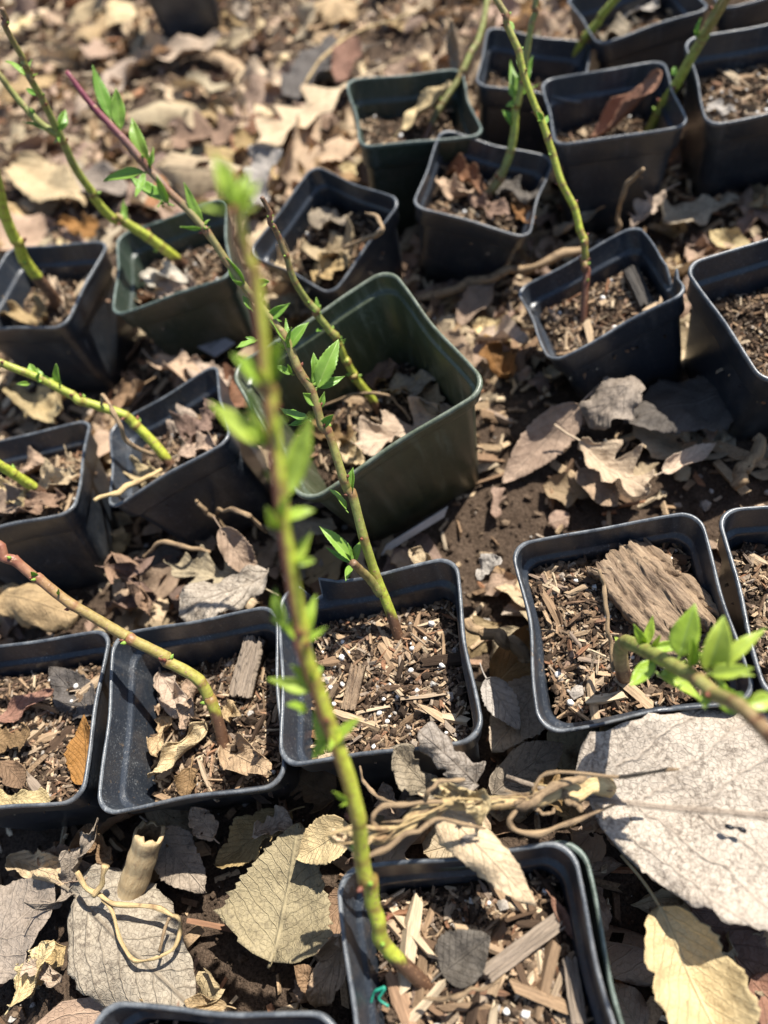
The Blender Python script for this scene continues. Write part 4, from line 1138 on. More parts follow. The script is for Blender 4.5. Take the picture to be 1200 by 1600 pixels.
# dry soil clod at the bottom left
def clod(pxy, rad, label):
    import bmesh
    c = at_z(*pxy, 0.006)
    bm = bmesh.new(); bmesh.ops.create_icosphere(bm, subdivisions=6, radius=1)
    for v in bm.verts:
        d = 1 + 0.30 * mnoise.noise(v.co * 1.6) + 0.12 * mnoise.noise(v.co * 5) + 0.09 * mnoise.noise(v.co * 13) + 0.09 * mnoise.noise(v.co * 26) + 0.05 * mnoise.noise(v.co * 50)
        v.co = Vector((v.co.x * rad * d, v.co.y * rad * d, v.co.z * rad * 0.62 * d))
    me = bpy.data.meshes.new('soil_clod'); bm.to_mesh(me); bm.free(); me.materials.append(M_GROUND)
    me.polygons.foreach_set('use_smooth', np.full(len(me.polygons), True))
    o = obj('soil_clod', me, loc=c); tag(o, label, 'soil clod')
clod((120, 1590), 0.019, 'grey-black crumbly soil clod in the bottom left corner')

# ------------------------------------------------------------------ wooden pieces
def slab(name, label, a, b, pot, wpx, th, mat, zoff, cat, rough=1.0, seed=0):
    pa, pb = on_soil(pot, *a), on_soil(pot, *b)
    pa = at_z(*a, pa.z + zoff[0]); pb = at_z(*b, pb.z + zoff[1])
    L = (pb - pa).length; W = wpx * depth(pa) / FPX
    nu, nv = 84, 44
    g = np.random.default_rng(seed)
    t = np.linspace(0, 1, nu); s = np.linspace(-1, 1, nv)
    T, S = np.meshgrid(t, s, indexing='ij')
    el = 0.20 * fbm(s * 5 + seed, s * 0 + 1, 4) * rough; er = 0.28 * fbm(s * 6 + seed + 9, s * 0 + 4, 4) * rough
    x = L * (T + el[None] * (1 - T) + er[None] * T)
    y = W * S * (1 + 0.20 * rough * fbm(T * 7 + seed, T * 0 + (S > 0) * 5.0, 3))
    fl = fbm(T * 0.9 + seed, S * 2.6 + 3, 2) + 0.12 * fbm(T * 7, S * 12 + seed, 2)
    lay = fl * 3.2; st_ = np.floor(lay) + np.clip((lay - np.floor(lay)) * 5, 0, 1)
    top = th * (0.6 + rough * (0.34 * st_ + 0.14 * fbm(T * 1.3, S * 17 + seed, 3) + 0.09 * fbm(T * 26, S * 40, 2)) + 0.12 * (1 - S ** 2) + (1 - rough) * 0.05 * fbm(T * 2, S * 9, 2))
    bot = -th * 0.35 * np.ones_like(T)
    V = np.concatenate([np.stack([x, y, top], -1).reshape(-1, 3), np.stack([x, y, bot], -1).reshape(-1, 3)])
    F = [tuple(f) for f in grid_faces(nu, nv)]; n0 = nu * nv
    F += [tuple(int(i) + n0 for i in f[::-1]) for f in grid_faces(nu, nv)]
    for i in range(nu - 1):
        for j in (0, nv - 1):
            q_ = (i * nv + j, (i + 1) * nv + j, (i + 1) * nv + j + n0, i * nv + j + n0); F.append(q_ if j == 0 else q_[::-1])
    for j in range(nv - 1):
        for i in (0, nu - 1):
            q_ = (i * nv + j, i * nv + j + 1, i * nv + j + 1 + n0, i * nv + j + n0); F.append(q_[::-1] if i == 0 else q_)
    o = obj(name, mesh(name, V, F, mat), mat=frame(pb - pa, Vector((0, 0, 1)), pa))
    tag(o, label, cat); return o
slab('bark_slab', 'thick weathered slab of tan bark lying in a pot at the right', (965, 868), (1072, 985), 'D', 54, 0.0056, M_BARK, (0.006, 0.009), 'bark', 1.0, 4)
slab('wood_offcut', 'flat grey wooden offcut leaning in the bent-stem pot', (378, 1088), (400, 1000), 'B', 17, 0.006, M_GREYWOOD, (0.004, 0.012), 'wood', 0.45, 7)
slab('wood_offcut', 'long grey-brown wood strip lying across the front pot soil', (762, 1522), (872, 1440), 'F', 13, 0.004, M_GREYWOOD, (0.005, 0.007), 'wood', 0.35, 9)
slab('wood_offcut', 'pale wood strip along the right side of the front pot soil', (905, 1600), (890, 1500), 'F', 12, 0.004, M_GREYWOOD, (0.005, 0.006), 'wood', 0.35, 12)
slab('wood_offcut', 'broad pale wood chip in the middle left of the centre pot', (545, 1110), (560, 1045), 'A', 11, 0.004, M_BARK, (0.003, 0.006), 'wood', 0.5, 2)
slab('wood_offcut', 'dark wood strip at the back of the split-rim pot', (1012, 480), (985, 425), 'T', 11, 0.004, M_DARKWOOD, (0.004, 0.006), 'wood', 0.4, 15)

def stick(name, label, pts, rads, mat, cat='twig', nseg=40, ring_=10, jit=0.12, parent=None, org=None, tagged=True):
    """pts: (px, py, z) world heights"""
    P3 = [at_z(px, py, z) for px, py, z in pts]
    P = catmull([tuple(p) for p in P3], nseg)
    rr = np.interp(np.linspace(0, 1, nseg), np.linspace(0, 1, len(rads)), rads)
    gk = np.random.default_rng(int(abs(pts[0][0]) * 7 + abs(pts[-1][1])))
    kn = max(4, nseg // 4)
    P = P + np.stack([np.interp(np.linspace(0, 1, nseg), np.linspace(0, 1, kn), gk.normal(0, 1, kn)) for _ in range(3)], 1) * rr[:, None] * 0.55
    rr = rr * np.interp(np.linspace(0, 1, nseg), np.linspace(0, 1, kn), gk.uniform(0.72, 1.25, kn))
    org = org if org is not None else P3[0]
    Vv, F, A = tube(P - np.array(org), rr, ring_, True, jit, seed=len(label or name))
    o = obj(name, mesh(name, Vv, F, mat, uv=tube_uv(A)), parent)
    if parent is None: o.location = org
    if tagged: tag(o, label, cat)
    return o
# dry plant lying over the back of the front pot
dry = bpy.data.objects.new('dry_branch', None); C.objects.link(dry)
dorg = at_z(770, 1250, 0.096); dry.location = dorg
tag(dry, 'dry straw-yellow branch with curling tendrils lying over the front pot', 'dry branch')
def dpart(name, pts, rads, mat, n=36, jit=0.12):
    k = {'tendril': 0.5, 'side_stalk': 0.6, 'fibre': 1.0}.get(name, 0.80)
    return stick(name, None, pts, [r_ * k for r_ in rads], mat, nseg=n, jit=jit + 0.1, parent=dry, org=dorg, tagged=False)
dpart('main_stalk', [(955, 1232, .074), (905, 1238, .080), (850, 1238, .090), (790, 1248, .096), (725, 1248, .100), (680, 1258, .102), (640, 1285, .102), (590, 1302, .102), (545, 1308, .100)], [0.0042, 0.0038, 0.0036, 0.0034, 0.0036, 0.0040, 0.0036, 0.0028, 0.0018], M_STRAW, 60, 0.2)
dpart('side_stalk', [(800, 1262, .098), (845, 1245, .098), (890, 1222, .094), (915, 1214, .090)], [0.0026, 0.0030, 0.0026, 0.002], M_TWIG)
dpart('tendril', [(690, 1252, .106), (640, 1256, .108), (600, 1262, .110), (580, 1276, .110), (590, 1292, .106)], [0.0018, 0.0020, 0.0018, 0.0014], M_TWIG)
dpart('tendril', [(760, 1296, .100), (700, 1282, .106), (650, 1296, .108), (610, 1320, .110), (575, 1338, .110), (552, 1335, .108)], [0.0012, 0.0016, 0.0020, 0.0022, 0.0020, 0.0014], M_TWIG)
dpart('tendril', [(620, 1292, .106), (570, 1292, .110), (530, 1298, .112), (515, 1308, .110), (530, 1316, .106), (575, 1312, .104)], [0.0018, 0.0018, 0.0016, 0.0015, 0.0014, 0.0012], M_STRAW)
dpart('tendril', [(605, 1305, .104), (575, 1318, .110), (556, 1335, .108), (560, 1352, .102)], [0.0018, 0.0018, 0.0015, 0.001], M_STRAW)
dpart('tendril', [(810, 1258, .096), (792, 1280, .098), (800, 1298, .094), (840, 1304, .09), (885, 1290, .088), (935, 1268, .084), (960, 1258, .08)], [0.0016, 0.0022, 0.0022, 0.0020, 0.0020, 0.0014, 0.0010], M_TWIG)
dpart('tendril', [(830, 1236, .096), (845, 1212, .098), (880, 1207, .100), (960, 1212, .100), (1030, 1206, .096), (1058, 1202, .094)], [0.0010, 0.0012, 0.0013, 0.0014, 0.0016, 0.0012], M_TWIG)
dpart('tendril', [(560, 1195, .085), (570, 1225, .080), (590, 1248, .082), (620, 1256, .088)], [0.0012, 0.0015, 0.0015, 0.0012], M_TWIG)
dpart('tendril', [(820, 1252, .094), (840, 1268, .092), (855, 1272, .090), (868, 1264, .088)], [0.0014, 0.0016, 0.0014, 0.001], M_TWIG)
dpart('side_stalk', [(875, 1238, .088), (890, 1250, .086), (910, 1266, .084)], [0.0026, 0.0024, 0.0018], M_TWIG)
dpart('tendril', [(665, 1250, .106), (668, 1235, .112), (690, 1222, .112), (725, 1220, .108)], [0.0016, 0.0016, 0.0016, 0.0014], M_TWIG)
main_px = [(955, 1232, .074), (905, 1238, .080), (850, 1238, .090), (790, 1248, .096), (725, 1248, .100), (680, 1258, .102), (640, 1285, .102), (590, 1302, .102), (545, 1308, .100), (515, 1318, .098)]
for i in range(9):
    i0 = rnd.randrange(0, 6); m = rnd.randrange(3, 5)
    off = [(rnd.gauss(0, 8), rnd.gauss(0, 3) + rnd.choice((-1, 1)) * 22 * (j / m) ** 2, rnd.gauss(0.002, 0.0012) + 0.004 * j / m) for j in range(m)]
    dpart('fibre', [(p_[0] + o_[0], p_[1] + o_[1], p_[2] + o_[2]) for p_, o_ in zip(main_px[i0:i0 + m], off)], [0.0004, rnd.uniform(0.0004, 0.0008), 0.0002], M_STRAW if i % 2 else M_TWIG, 20, 0.2)
stick('twig', 'short pale stick on the soil right of the centre pot', [(728, 968, .036), (775, 998, .030), (818, 1022, .024)], [0.0030, 0.0034, 0.0036], M_TWIG)
stick('twig', 'long pale stick lying between the orange leaf pot and split-rim pot', [(905, 388, .03), (840, 418, .026), (780, 432, .022), (715, 452, .018), (650, 470, .014)], [0.0032, 0.0034, 0.0030, 0.0036, 0.0030], M_TWIG)
stick('twig', 'thin curved stalk standing behind the split-rim pot', [(968, 358, .03), (966, 330, .045), (980, 290, .07), (1002, 262, .085)], [0.0018, 0.0018, 0.0018, 0.0014], M_TWIG)
stick('twig', 'thin reddish stalk looping over the stem of the tilted pot', [(238, 712, .075), (200, 690, .092), (186, 660, .105), (176, 635, .11), (162, 618, .105), (160, 632, .10)], [0.0012, 0.0014, 0.0014, 0.0012, 0.001], M_TWIG)
stick('twig', 'straight straw sticking out over the rim of the tilted pot', [(250, 735, .062), (200, 760, .076), (146, 783, .084)], [0.0012, 0.0016, 0.0014], M_STRAW)
stick('twig', 'thin curled stalk rising from the turned pot', [(540, 388, .06), (575, 372, .085), (596, 358, .098), (590, 340, .10), (570, 332, .095)], [0.0014, 0.0016, 0.0014, 0.001], M_TWIG)
stick('twig', 'thin brown stalk leaning by the tilted pot wall', [(370, 838, .02), (330, 805, .045), (305, 780, .06)], [0.0014, 0.0015, 0.001], M_TWIG)
stick('twig', 'curved pale stalk above the grey scalloped leaf', [(225, 872, .04), (245, 850, .05), (285, 855, .05), (330, 862, .045)], [0.001, 0.0014, 0.0014, 0.001], M_TWIG)
stick('twig', 'arched thin stalk in front of the tilted pot', [(330, 805, .03), (350, 795, .055), (385, 805, .06), (415, 830, .04)], [0.001, 0.0013, 0.0013, 0.001], M_TWIG)
stick('twig', 'arched thin stalk lying in the big olive pot', [(490, 640, .048), (550, 618, .056), (610, 620, .056), (640, 655, .046)], [0.0008, 0.0009, 0.0009, 0.0007], M_TWIG)
stick('twig', 'bent pale stalk near the front corner in the big olive pot', [(548, 622, .046), (545, 660, .046), (560, 700, .042)], [0.0009, 0.001, 0.0008], M_TWIG)
stick('twig', 'thin red-brown stem standing in the bark slab pot', [(958, 1048, .072), (950, 985, .086), (945, 930, .094), (936, 890, .10)], [0.0008, 0.0011, 0.0009, 0.0007], M_TWIG)
stick('twig', 'pale curved twig across the soil at the front of the front pot', [(660, 1562, .072), (720, 1556, .074), (780, 1535, .074)], [0.0006, 0.001, 0.0007], M_TWIG)
stick('plastic_thread', 'tiny teal plastic thread curled on the soil of the front pot', [(578, 1568, .068), (588, 1548, .072), (602, 1545, .073), (592, 1560, .071), (606, 1572, .069)], [0.0005, 0.0006, 0.0005], M_TEAL, 'thread', 30, 6)
stick('twig', 'thin straw lying on the litter at the far top', [(640, 20, .03), (560, 50, .03), (500, 95, .03), (470, 145, .02)], [0.001, 0.0015, 0.0015, 0.001], M_STRAW)
stick('twig', 'small pale stick on the soil at the right below the grey leaf', [(1148, 755, .02), (1165, 725, .02), (1185, 690, .02)], [0.003, 0.0035, 0.003], M_TWIG)
# loop of fibres on the whitish leaf
loop = stick('straw_loop', 'loop of dry straw fibres lying on the whitish skeletal leaf', [(122, 1362, .052), (140, 1392, .046), (175, 1410, .042), (228, 1417, .041), (266, 1428, .040), (284, 1440, .040), (272, 1478, .038), (238, 1498, .037), (210, 1500, .037), (188, 1466, .038), (175, 1425, .040), (160, 1405, .042)], [0.0011, 0.0012, 0.0011, 0.0009, 0.0008, 0.0009, 0.0008, 0.0008, 0.0008, 0.0007, 0.0006], M_STRAW, 'straw', 70, 8, 0.35)
lo = Vector(loop.location)
stick('fibre', None, [(150, 1400, .045), (158, 1375, .05), (160, 1356, .054)], [0.0012, 0.0012, 0.0018], M_STRAW, parent=loop, org=lo, tagged=False, nseg=14)
stick('fibre', None, [(265, 1430, .043), (255, 1462, .043), (250, 1490, .04)], [0.0008, 0.001, 0.0008], M_TWIG, parent=loop, org=lo, tagged=False, nseg=14)

# hollow stalk
a = at_z(194, 1412, 0.020); b = at_z(234, 1300, 0.052)
ax = np.linspace(0, 1, 26)[:, None]; PP = np.array(a) * (1 - ax) + np.array(b) * ax
PP += np.sin(ax * math.pi) * np.array([0.0012, 0, 0.0])
org = np.array(a)
ro = np.interp(ax[:, 0], [0, 0.3, 0.8, 1], [0.0074, 0.0066, 0.0068, 0.0071])
Vo, Fo, Ao = tube(PP - org, ro, 22, False, 0.05, 4); Uo = tube_uv(Ao)
jag = np.random.default_rng(3).uniform(-0.0022, 0.0020, 22)
dv = (np.array(b) - np.array(a)); dv /= np.linalg.norm(dv)
Vo[-22:] += jag[:, None] * dv
Vi, Fi, Ai = tube(PP[9:] - org, ro[9:] * 0.70, 22, False, 0.10, 4); Uo = np.concatenate([Uo, tube_uv(Ai)])
Vi[-22:] += jag[:, None] * dv
Fa = list(Fo); m0 = len(Vo); mi = [0] * len(Fa)
Fa += [tuple(i + m0 for i in f[::-1]) for f in Fi]; mi += [1] * len(Fi)
for j in range(22):
    k = (j + 1) % 22
    Fa.append((m0 - 22 + j, m0 - 22 + k, m0 + len(Vi) - 22 + k, m0 + len(Vi) - 22 + j)); mi.append(0)
Fa.append(tuple(m0 + j for j in range(22))); mi.append(1)
o = obj('hollow_stalk', mesh('hollow_stalk', np.concatenate([Vo, Vi]), Fa, [M_HOLLOW, M_PITH], midx=mi, uv=Uo), loc=a)
tag(o, 'cut hollow tan stalk sticking up from the litter at the lower left', 'stalk')

# plant tags
def plate(name, label, corners, th, mat, cat):
    P = [at_z(*c) for c in corners]
    n = (P[1] - P[0]).cross(P[2] - P[0]).normalized()
    if n.z < 0: n = -n
    c = sum(P, Vector()) / 4
    V = [p - c for p in P] + [p - c - n * th for p in P]
    F = [(0, 1, 2, 3), (7, 6, 5, 4)] + [(i, i + 4, (i + 1) % 4 + 4, (i + 1) % 4) for i in range(4)]
    o = obj(name, mesh(name, V, F, mat, smooth=False), loc=c); tag(o, label, cat)
    return o, c, [p - c for p in P], n
plate('plant_tag', 'white plastic plant tag on the ground in front of the big olive pot', [(700, 792, .016), (694, 808, .010), (596, 868, .004), (604, 852, .010)], 0.0007, M_TAGW, 'plant tag')
o, c, Q, nn = plate('plant_tag', 'grey plastic plant tag with barcode behind the tilted pot', [(272, 522, .030), (302, 500, .034), (368, 536, .022), (336, 558, .018)], 0.0007, M_TAGG, 'plant tag')
u_ = Q[2] - Q[1]; v_ = Q[0] - Q[1]
for k, wd in enumerate((0.02, 0.012, 0.03, 0.012, 0.02, 0.03, 0.012, 0.02, 0.03)):
    s0 = 0.28 + k * 0.055
    cs = [Q[1] + u_ * a_ + v_ * b_ + nn * 0.0002 for a_, b_ in ((s0, 0.25), (s0 + wd, 0.25), (s0 + wd, 0.75), (s0, 0.75))]
    obj('barcode_bar', mesh('barcode_bar', cs, [(0, 1, 2, 3)], M_INK, smooth=False), o)
# black insect-like speck on the huge leaf
pb = at_z(1133, 1290, 0.0725)
Vv, F, _ = tube(catmull([(0, 0, 0), (0.002, -0.0015, 0.0006), (0.004, -0.0022, 0.0004), (0.006, -0.004, 0)], 14), 0.0006 * (1 + 0.6 * np.sin(np.linspace(0, 9, 14))), 8)
o = obj('dark_speck', mesh('dark_speck', Vv, F, M_INSECT), loc=pb)
tag(o, 'tiny black insect-like speck on the huge silvery leaf', 'speck')

# ------------------------------------------------------------------ cuttings
GREENY = (0.36, 0.41, 0.055); OLIVE = (0.24, 0.26, 0.065); BARK = (0.12, 0.065, 0.038); RED = (0.42, 0.12, 0.085); TAN = (0.30, 0.22, 0.10); BRIGHT = (0.43, 0.48, 0.055)
def cutting(label, pot, path, tipdepth, rads, cols, leaves=(), buds=12, bark=0.08, red_side=0.0, basepx=None, branch=(), basedepth=None, leafscale=1.0, tipred=0.0, budred=True, thin=0.84, young=False, extra=0.5):
    """a rooted cutting: path = photograph pixels from the soil upwards; the depth runs straight from the soil to tipdepth"""
    b = on_soil(pot, *path[0]) if pot else at_d(*path[0], basedepth)
    d0 = depth(b)
    px = np.array(path, dtype=float)
    s = np.concatenate([[0], np.cumsum(np.hypot(*np.diff(px, axis=0).T))]); s /= s[-1]
    inv = 1 / d0 + (1 / tipdepth - 1 / d0) * s
    P3 = [at_d(*p, 1 / i) for p, i in zip(path, inv)]
    n = 150
    P = catmull([tuple(p) for p in P3], 400)
    al = np.concatenate([[0], np.cumsum(np.linalg.norm(np.diff(P, axis=0), axis=1))]); al /= al[-1]
    P = np.stack([np.interp(np.linspace(0, 1, n), al, P[:, k]) for k in range(3)], 1)
    tt = np.linspace(0, 1, n)
    # sink the base into the soil
    P = np.concatenate([[P[0] - np.array([0, 0, 0.008])], P]); tt = np.concatenate([[0], tt]); n += 1
    rr = np.interp(tt, np.linspace(0, 1, len(rads)), rads) * thin
    g = np.random.default_rng(len(label) * 31)
    bt = np.sort(g.uniform(max(0.12, bark + 0.03), 0.97, buds))
    for t0 in bt:
        rr = rr * (1 + 0.08 * np.exp(-((tt - t0) / 0.008) ** 2))
    P = P + np.stack([np.interp(tt, np.concatenate([[0], bt, [1]]), np.concatenate([[0], g.normal(0, 0.0007, buds), [0]])) for _ in range(3)], 1)
    root = bpy.data.objects.new('tree_cutting', None); C.objects.link(root); root.location = b
    tag(root, label, 'cutting', 'rooted tree cuttings')
    org = np.array(b)
    def colour(A, lf, cols=cols, bark=bark):
        t = A[:, 0]
        base = np.stack([np.interp(t, np.linspace(0, 1, len(cols)), [c[k] for c in cols]) for k in range(3)], 1)
        bk = np.clip((bark - t + 0.01 * np.sin(A[:, 1] * 2)) / 0.012, 0, 1)[:, None]
        base = base * (1 - bk) + np.array(BARK) * bk
        rs = red_side * np.clip(0.35 - lf * 1.8, 0, 1)[:, None] * np.clip((t - 0.2) * 3, 0, 1)[:, None]
        base = base * (1 - rs) + np.array(RED) * rs
        for t0 in bt:
            k = np.exp(-((t - t0) / 0.006) ** 2)[:, None] * 0.6
            base = base * (1 - k) + np.array([0.22, 0.07, 0.045]) * k
        if tipred:
            k = np.clip((t - (1 - tipred)) / 0.06, 0, 1)[:, None]
            base = base * (1 - k) + np.array([0.20, 0.035, 0.06]) * k
        return base
    Vv, F, A = tube(P - org, rr, 14, True, 0.025, len(label))
    lf = (Vv - np.repeat(P - org, 14, axis=0)) @ np.array(rt) / np.repeat(rr, 14)
    obj('stem', mesh('stem', Vv, F, M_STEM, col=colour(A, lf)), root)
    for (bp, bd, brad, bcol) in branch:
        bi = [1 / np.interp(bp[0][1], px[::-1, 1], (1 / inv)[::-1])]
        for k in range(1, len(bp)): bi.append(bi[0] + (1 / bd - bi[0]) * k / (len(bp) - 1))
        B = catmull([tuple(at_d(*p, 1 / i)) for p, i in zip(bp, bi)], 36)
        Vv, F, A = tube(B - org, np.linspace(brad[0], brad[1], 36), 10, True, 0.06, 3)
        cc = np.stack([np.interp(A[:, 0], np.linspace(0, 1, len(bcol)), [c[k] for c in bcol]) for k in range(3)], 1)
        obj('side_shoot', mesh('side_shoot', Vv, F, M_STEM, col=cc), root)
    # buds
    T = np.gradient(P, axis=0); T /= np.linalg.norm(T, axis=1, keepdims=True) + 1e-9
    for i, t0 in enumerate(bt):
        k = int(np.argmin(abs(tt - t0)))
        side = np.cross(T[k], g.normal(0, 1, 3)); side /= np.linalg.norm(side)
        side = Vector(side); tv = Vector(T[k])
        r = rr[k]
        d_ = (side * 0.75 + tv * 0.66).normalized()
        ln = r * 1.0
        pr = np.array([0.5, 0.9, 1.0, 0.8, 0.45, 0.05]) * r * 0.34
        base = Vector(P[k]) + side * r * 0.82
        BP = np.array([tuple(base + d_ * ln * q_) for q_ in np.linspace(0, 1, 6)])
        Vv, F, _ = tube(BP - org, pr + 1e-5, 8)
        obj('bud', mesh('bud', Vv, F, M_BUD if (budred and i % 3) else M_GBUD), root)
    # leaves: (base pixel, tip pixel, half width in pixels, push of the tip towards the camera in m, roll)
    todo = []
    for lf in leaves:
        todo.append(lf)
        for _ in range(int(extra) + (g.random() < extra % 1)):      # a smaller leaf of the same shoot beside it
            (bx, by), (tx_, ty_), hw = lf[:3]
            an = g.choice((-1, 1)) * g.uniform(0.5, 1.1); k_ = g.uniform(0.35, 0.65)
            vx, vy = (tx_ - bx) * k_, (ty_ - by) * k_
            todo.append(((bx, by), (bx + vx * math.cos(an) - vy * math.sin(an), by + vx * math.sin(an) + vy * math.cos(an)), hw * k_ * 0.9))
    PX = np.array([pixel(Vector(q_)) for q_ in P])
    for lf in todo:
        lb, lt, hw = lf[:3]
        push = lf[3] if len(lf) > 3 else g.uniform(-0.006, 0.010)
        roll = lf[4] if len(lf) > 4 else g.uniform(-60, 60)
        k = int(np.argmin(np.hypot(*(PX - np.array(lb)).T)))
        dk = depth(Vector(P[k]))
        b3 = at_d(*lb, dk); t3 = at_d(*lt, dk - push)
        L = (t3 - b3).length; W = hw * dk / FPX * leafscale
        me = leaf_mesh('lance', L, W, int(g.integers(1, 9999)), M_YLEAF if young else M_GLEAF, curl=g.uniform(0.1, 0.6), bend=g.uniform(-0.9, 0.6), crumple=0.03, fold=g.uniform(0.15, 0.5), twist=g.uniform(-0.5, 0.5), nu=26, nv=9, green=True)
        nrm = (EYE - b3).normalized() * 0.7 + Vector((0, 0, 0.6))
        nrm = Matrix.Rotation(R(roll), 3, (t3 - b3).normalized()) @ nrm
        o = obj('leaf', me, root, mat=Matrix.Translation(-b) @ frame(t3 - b3, nrm, b3))
        solid(o, 0.00022)
    return root

cutting('sharp upright cutting with toothed green leaves and red tip in the centre pot', 'A',
    [(624, 998), (612, 958), (590, 895), (568, 835), (545, 770), (520, 705), (500, 655), (478, 600), (452, 545), (425, 500), (385, 450), (350, 400), (305, 340), (255, 288), (205, 228), (150, 170), (104, 112)],
    0.262, [0.0046, 0.0040, 0.0037, 0.0034, 0.0032, 0.0030, 0.0026, 0.0024, 0.0026, 0.0014], [GREENY, GREENY, OLIVE, (0.27, 0.26, 0.07), (0.25, 0.22, 0.08), (0.27, 0.25, 0.08), (0.27, 0.24, 0.09), (0.22, 0.13, 0.09), (0.2, 0.07, 0.07)],
    leaves=[((552, 880), (499, 822), 10, 0, 20), ((552, 880), (568, 840), 7, 0), ((550, 880), (509, 855), 4), ((548, 884), (540, 908), 5), ((552, 878), (543, 848), 3),
            ((548, 772), (552, 730), 8, 0.002, -20), ((541, 797), (514, 764), 7), ((500, 668), (521, 648), 6), ((498, 632), (473, 614), 8), ((496, 606), (529, 530), 13, 0.0, 10), ((488, 598), (490, 551), 8, 0.002, 40),
            ((482, 656), (434, 636), 9, -0.005, 40), ((452, 546), (483, 503), 9, 0, -10), ((452, 546), (446, 498), 4), ((450, 540), (421, 500), 6), ((456, 585), (428, 570), 5), ((418, 498), (453, 474), 7, 0.003, 20),
            ((400, 532), (369, 543), 6), ((397, 443), (421, 440), 6), ((382, 446), (353, 402), 9), ((393, 484), (379, 462), 5), ((316, 358), (287, 285), 7), ((320, 358), (328, 343), 4), ((312, 352), (300, 322), 5),
            ((262, 318), (200, 274), 11, -0.006, 20), ((226, 270), (163, 284), 9), ((230, 262), (206, 184), 10), ((236, 262), (239, 240), 4), ((188, 202), (181, 137), 10, 0.004, 0), ((172, 184), (144, 102), 9, 0.004, 20), ((497, 640), (507, 612), 5), ((255, 318), (248, 325), 4)],
    buds=22, bark=0.07, tipred=0.12, leafscale=1.2, thin=0.60, branch=[([(594, 928), (578, 905), (562, 890), (551, 879)], 0.336, (0.0024, 0.0019), [OLIVE, (0.2, 0.12, 0.06)])])

cutting('thick blurred yellow-green cutting in front, rising towards the viewer', 'F',
    [(668, 1542), (640, 1512), (606, 1472), (590, 1430), (573, 1370), (556, 1290), (540, 1210), (508, 1105), (482, 1030), (462, 940), (447, 850), (436, 760), (424, 640), (412, 520), (395, 420), (370, 320)],
    0.160, [0.0054, 0.0050, 0.0047, 0.0046, 0.0045, 0.0043, 0.0040, 0.0036, 0.0033, 0.0030, 0.0026], [BRIGHT, BRIGHT, BRIGHT, BRIGHT, BRIGHT, BRIGHT, BRIGHT, BRIGHT, (0.40, 0.40, 0.07)],
    leaves=[((368, 330), (334, 238), 12, 0.002, 10), ((372, 330), (388, 266), 9), ((368, 325), (352, 250), 8), ((420, 605), (362, 553), 14, 0.004), ((424, 600), (436, 530), 10), ((416, 695), (326, 628), 15, 0.006, 10), ((418, 690), (392, 602), 10),
            ((448, 775), (486, 648), 16, 0.006, 20), ((436, 825), (416, 792), 8), ((440, 812), (492, 798), 9), ((458, 880), (486, 833), 9), ((452, 990), (430, 918), 13), ((470, 1005), (494, 930), 9), ((492, 1075), (418, 1060), 10), ((490, 1068), (455, 1040), 9),
            ((478, 1110), (448, 1100), 7), ((520, 1165), (562, 1122), 13), ((518, 1165), (492, 1105), 12), ((515, 1150), (488, 1185), 9), ((545, 1255), (520, 1238), 5), ((440, 830), (448, 775), 10)],
    buds=18, bark=0.10, red_side=0.95, thin=0.56, leafscale=1.25, young=True, extra=1.6)

cutting('blurred leafy shoot leaning out of frame from the bark slab pot', 'D',
    [(976, 1062), (968, 1022), (978, 1004), (1015, 1020), (1060, 1045), (1100, 1068), (1150, 1102), (1205, 1148), (1280, 1215)],
    0.175, [0.0046, 0.0042, 0.0040, 0.0036, 0.0032, 0.0030, 0.0029, 0.0028], [BARK, TAN, OLIVE, OLIVE, (0.26, 0.25, 0.08), (0.26, 0.17, 0.09), (0.26, 0.16, 0.09)],
    leaves=[((1007, 1008), (990, 975), 7), ((1010, 1008), (1020, 962), 7), ((1022, 1032), (984, 1072), 12, 0.004), ((1020, 1012), (1062, 1004), 8), ((1032, 1055), (1094, 1094), 11), ((1062, 1025), (1086, 943), 20, 0.004, -10), ((1080, 1042), (1080, 992), 9),
            ((1106, 1045), (1131, 962), 21, 0.006, 10), ((1122, 1045), (1197, 982), 11), ((1112, 1055), (1178, 1044), 12), ((1122, 1076), (1186, 1112), 20, 0.004), ((1105, 1080), (1102, 1108), 10), ((1170, 1100), (1215, 1090), 13), ((972, 1012), (960, 995), 6)],
    buds=6, bark=0.12, leafscale=1.15, young=True, thin=0.76)

cutting('bent olive cutting with red buds arching left out of its pot', 'B',
    [(350, 1168), (344, 1140), (330, 1098), (312, 1068), (285, 1045), (240, 1018), (190, 990), (140, 958), (95, 930), (45, 893), (0, 860), (-60, 815)],
    0.318, [0.0044, 0.0040, 0.0039, 0.0036, 0.0034, 0.0032, 0.0030, 0.0028], [(0.32, 0.33, 0.05), (0.34, 0.33, 0.06), (0.34, 0.28, 0.08), (0.33, 0.25, 0.09), (0.30, 0.15, 0.08), (0.30, 0.12, 0.08)],
    leaves=[((60, 905), (48, 893), 5), ((95, 932), (82, 918), 5)], buds=17, bark=0.13, red_side=0.3, thin=0.72)

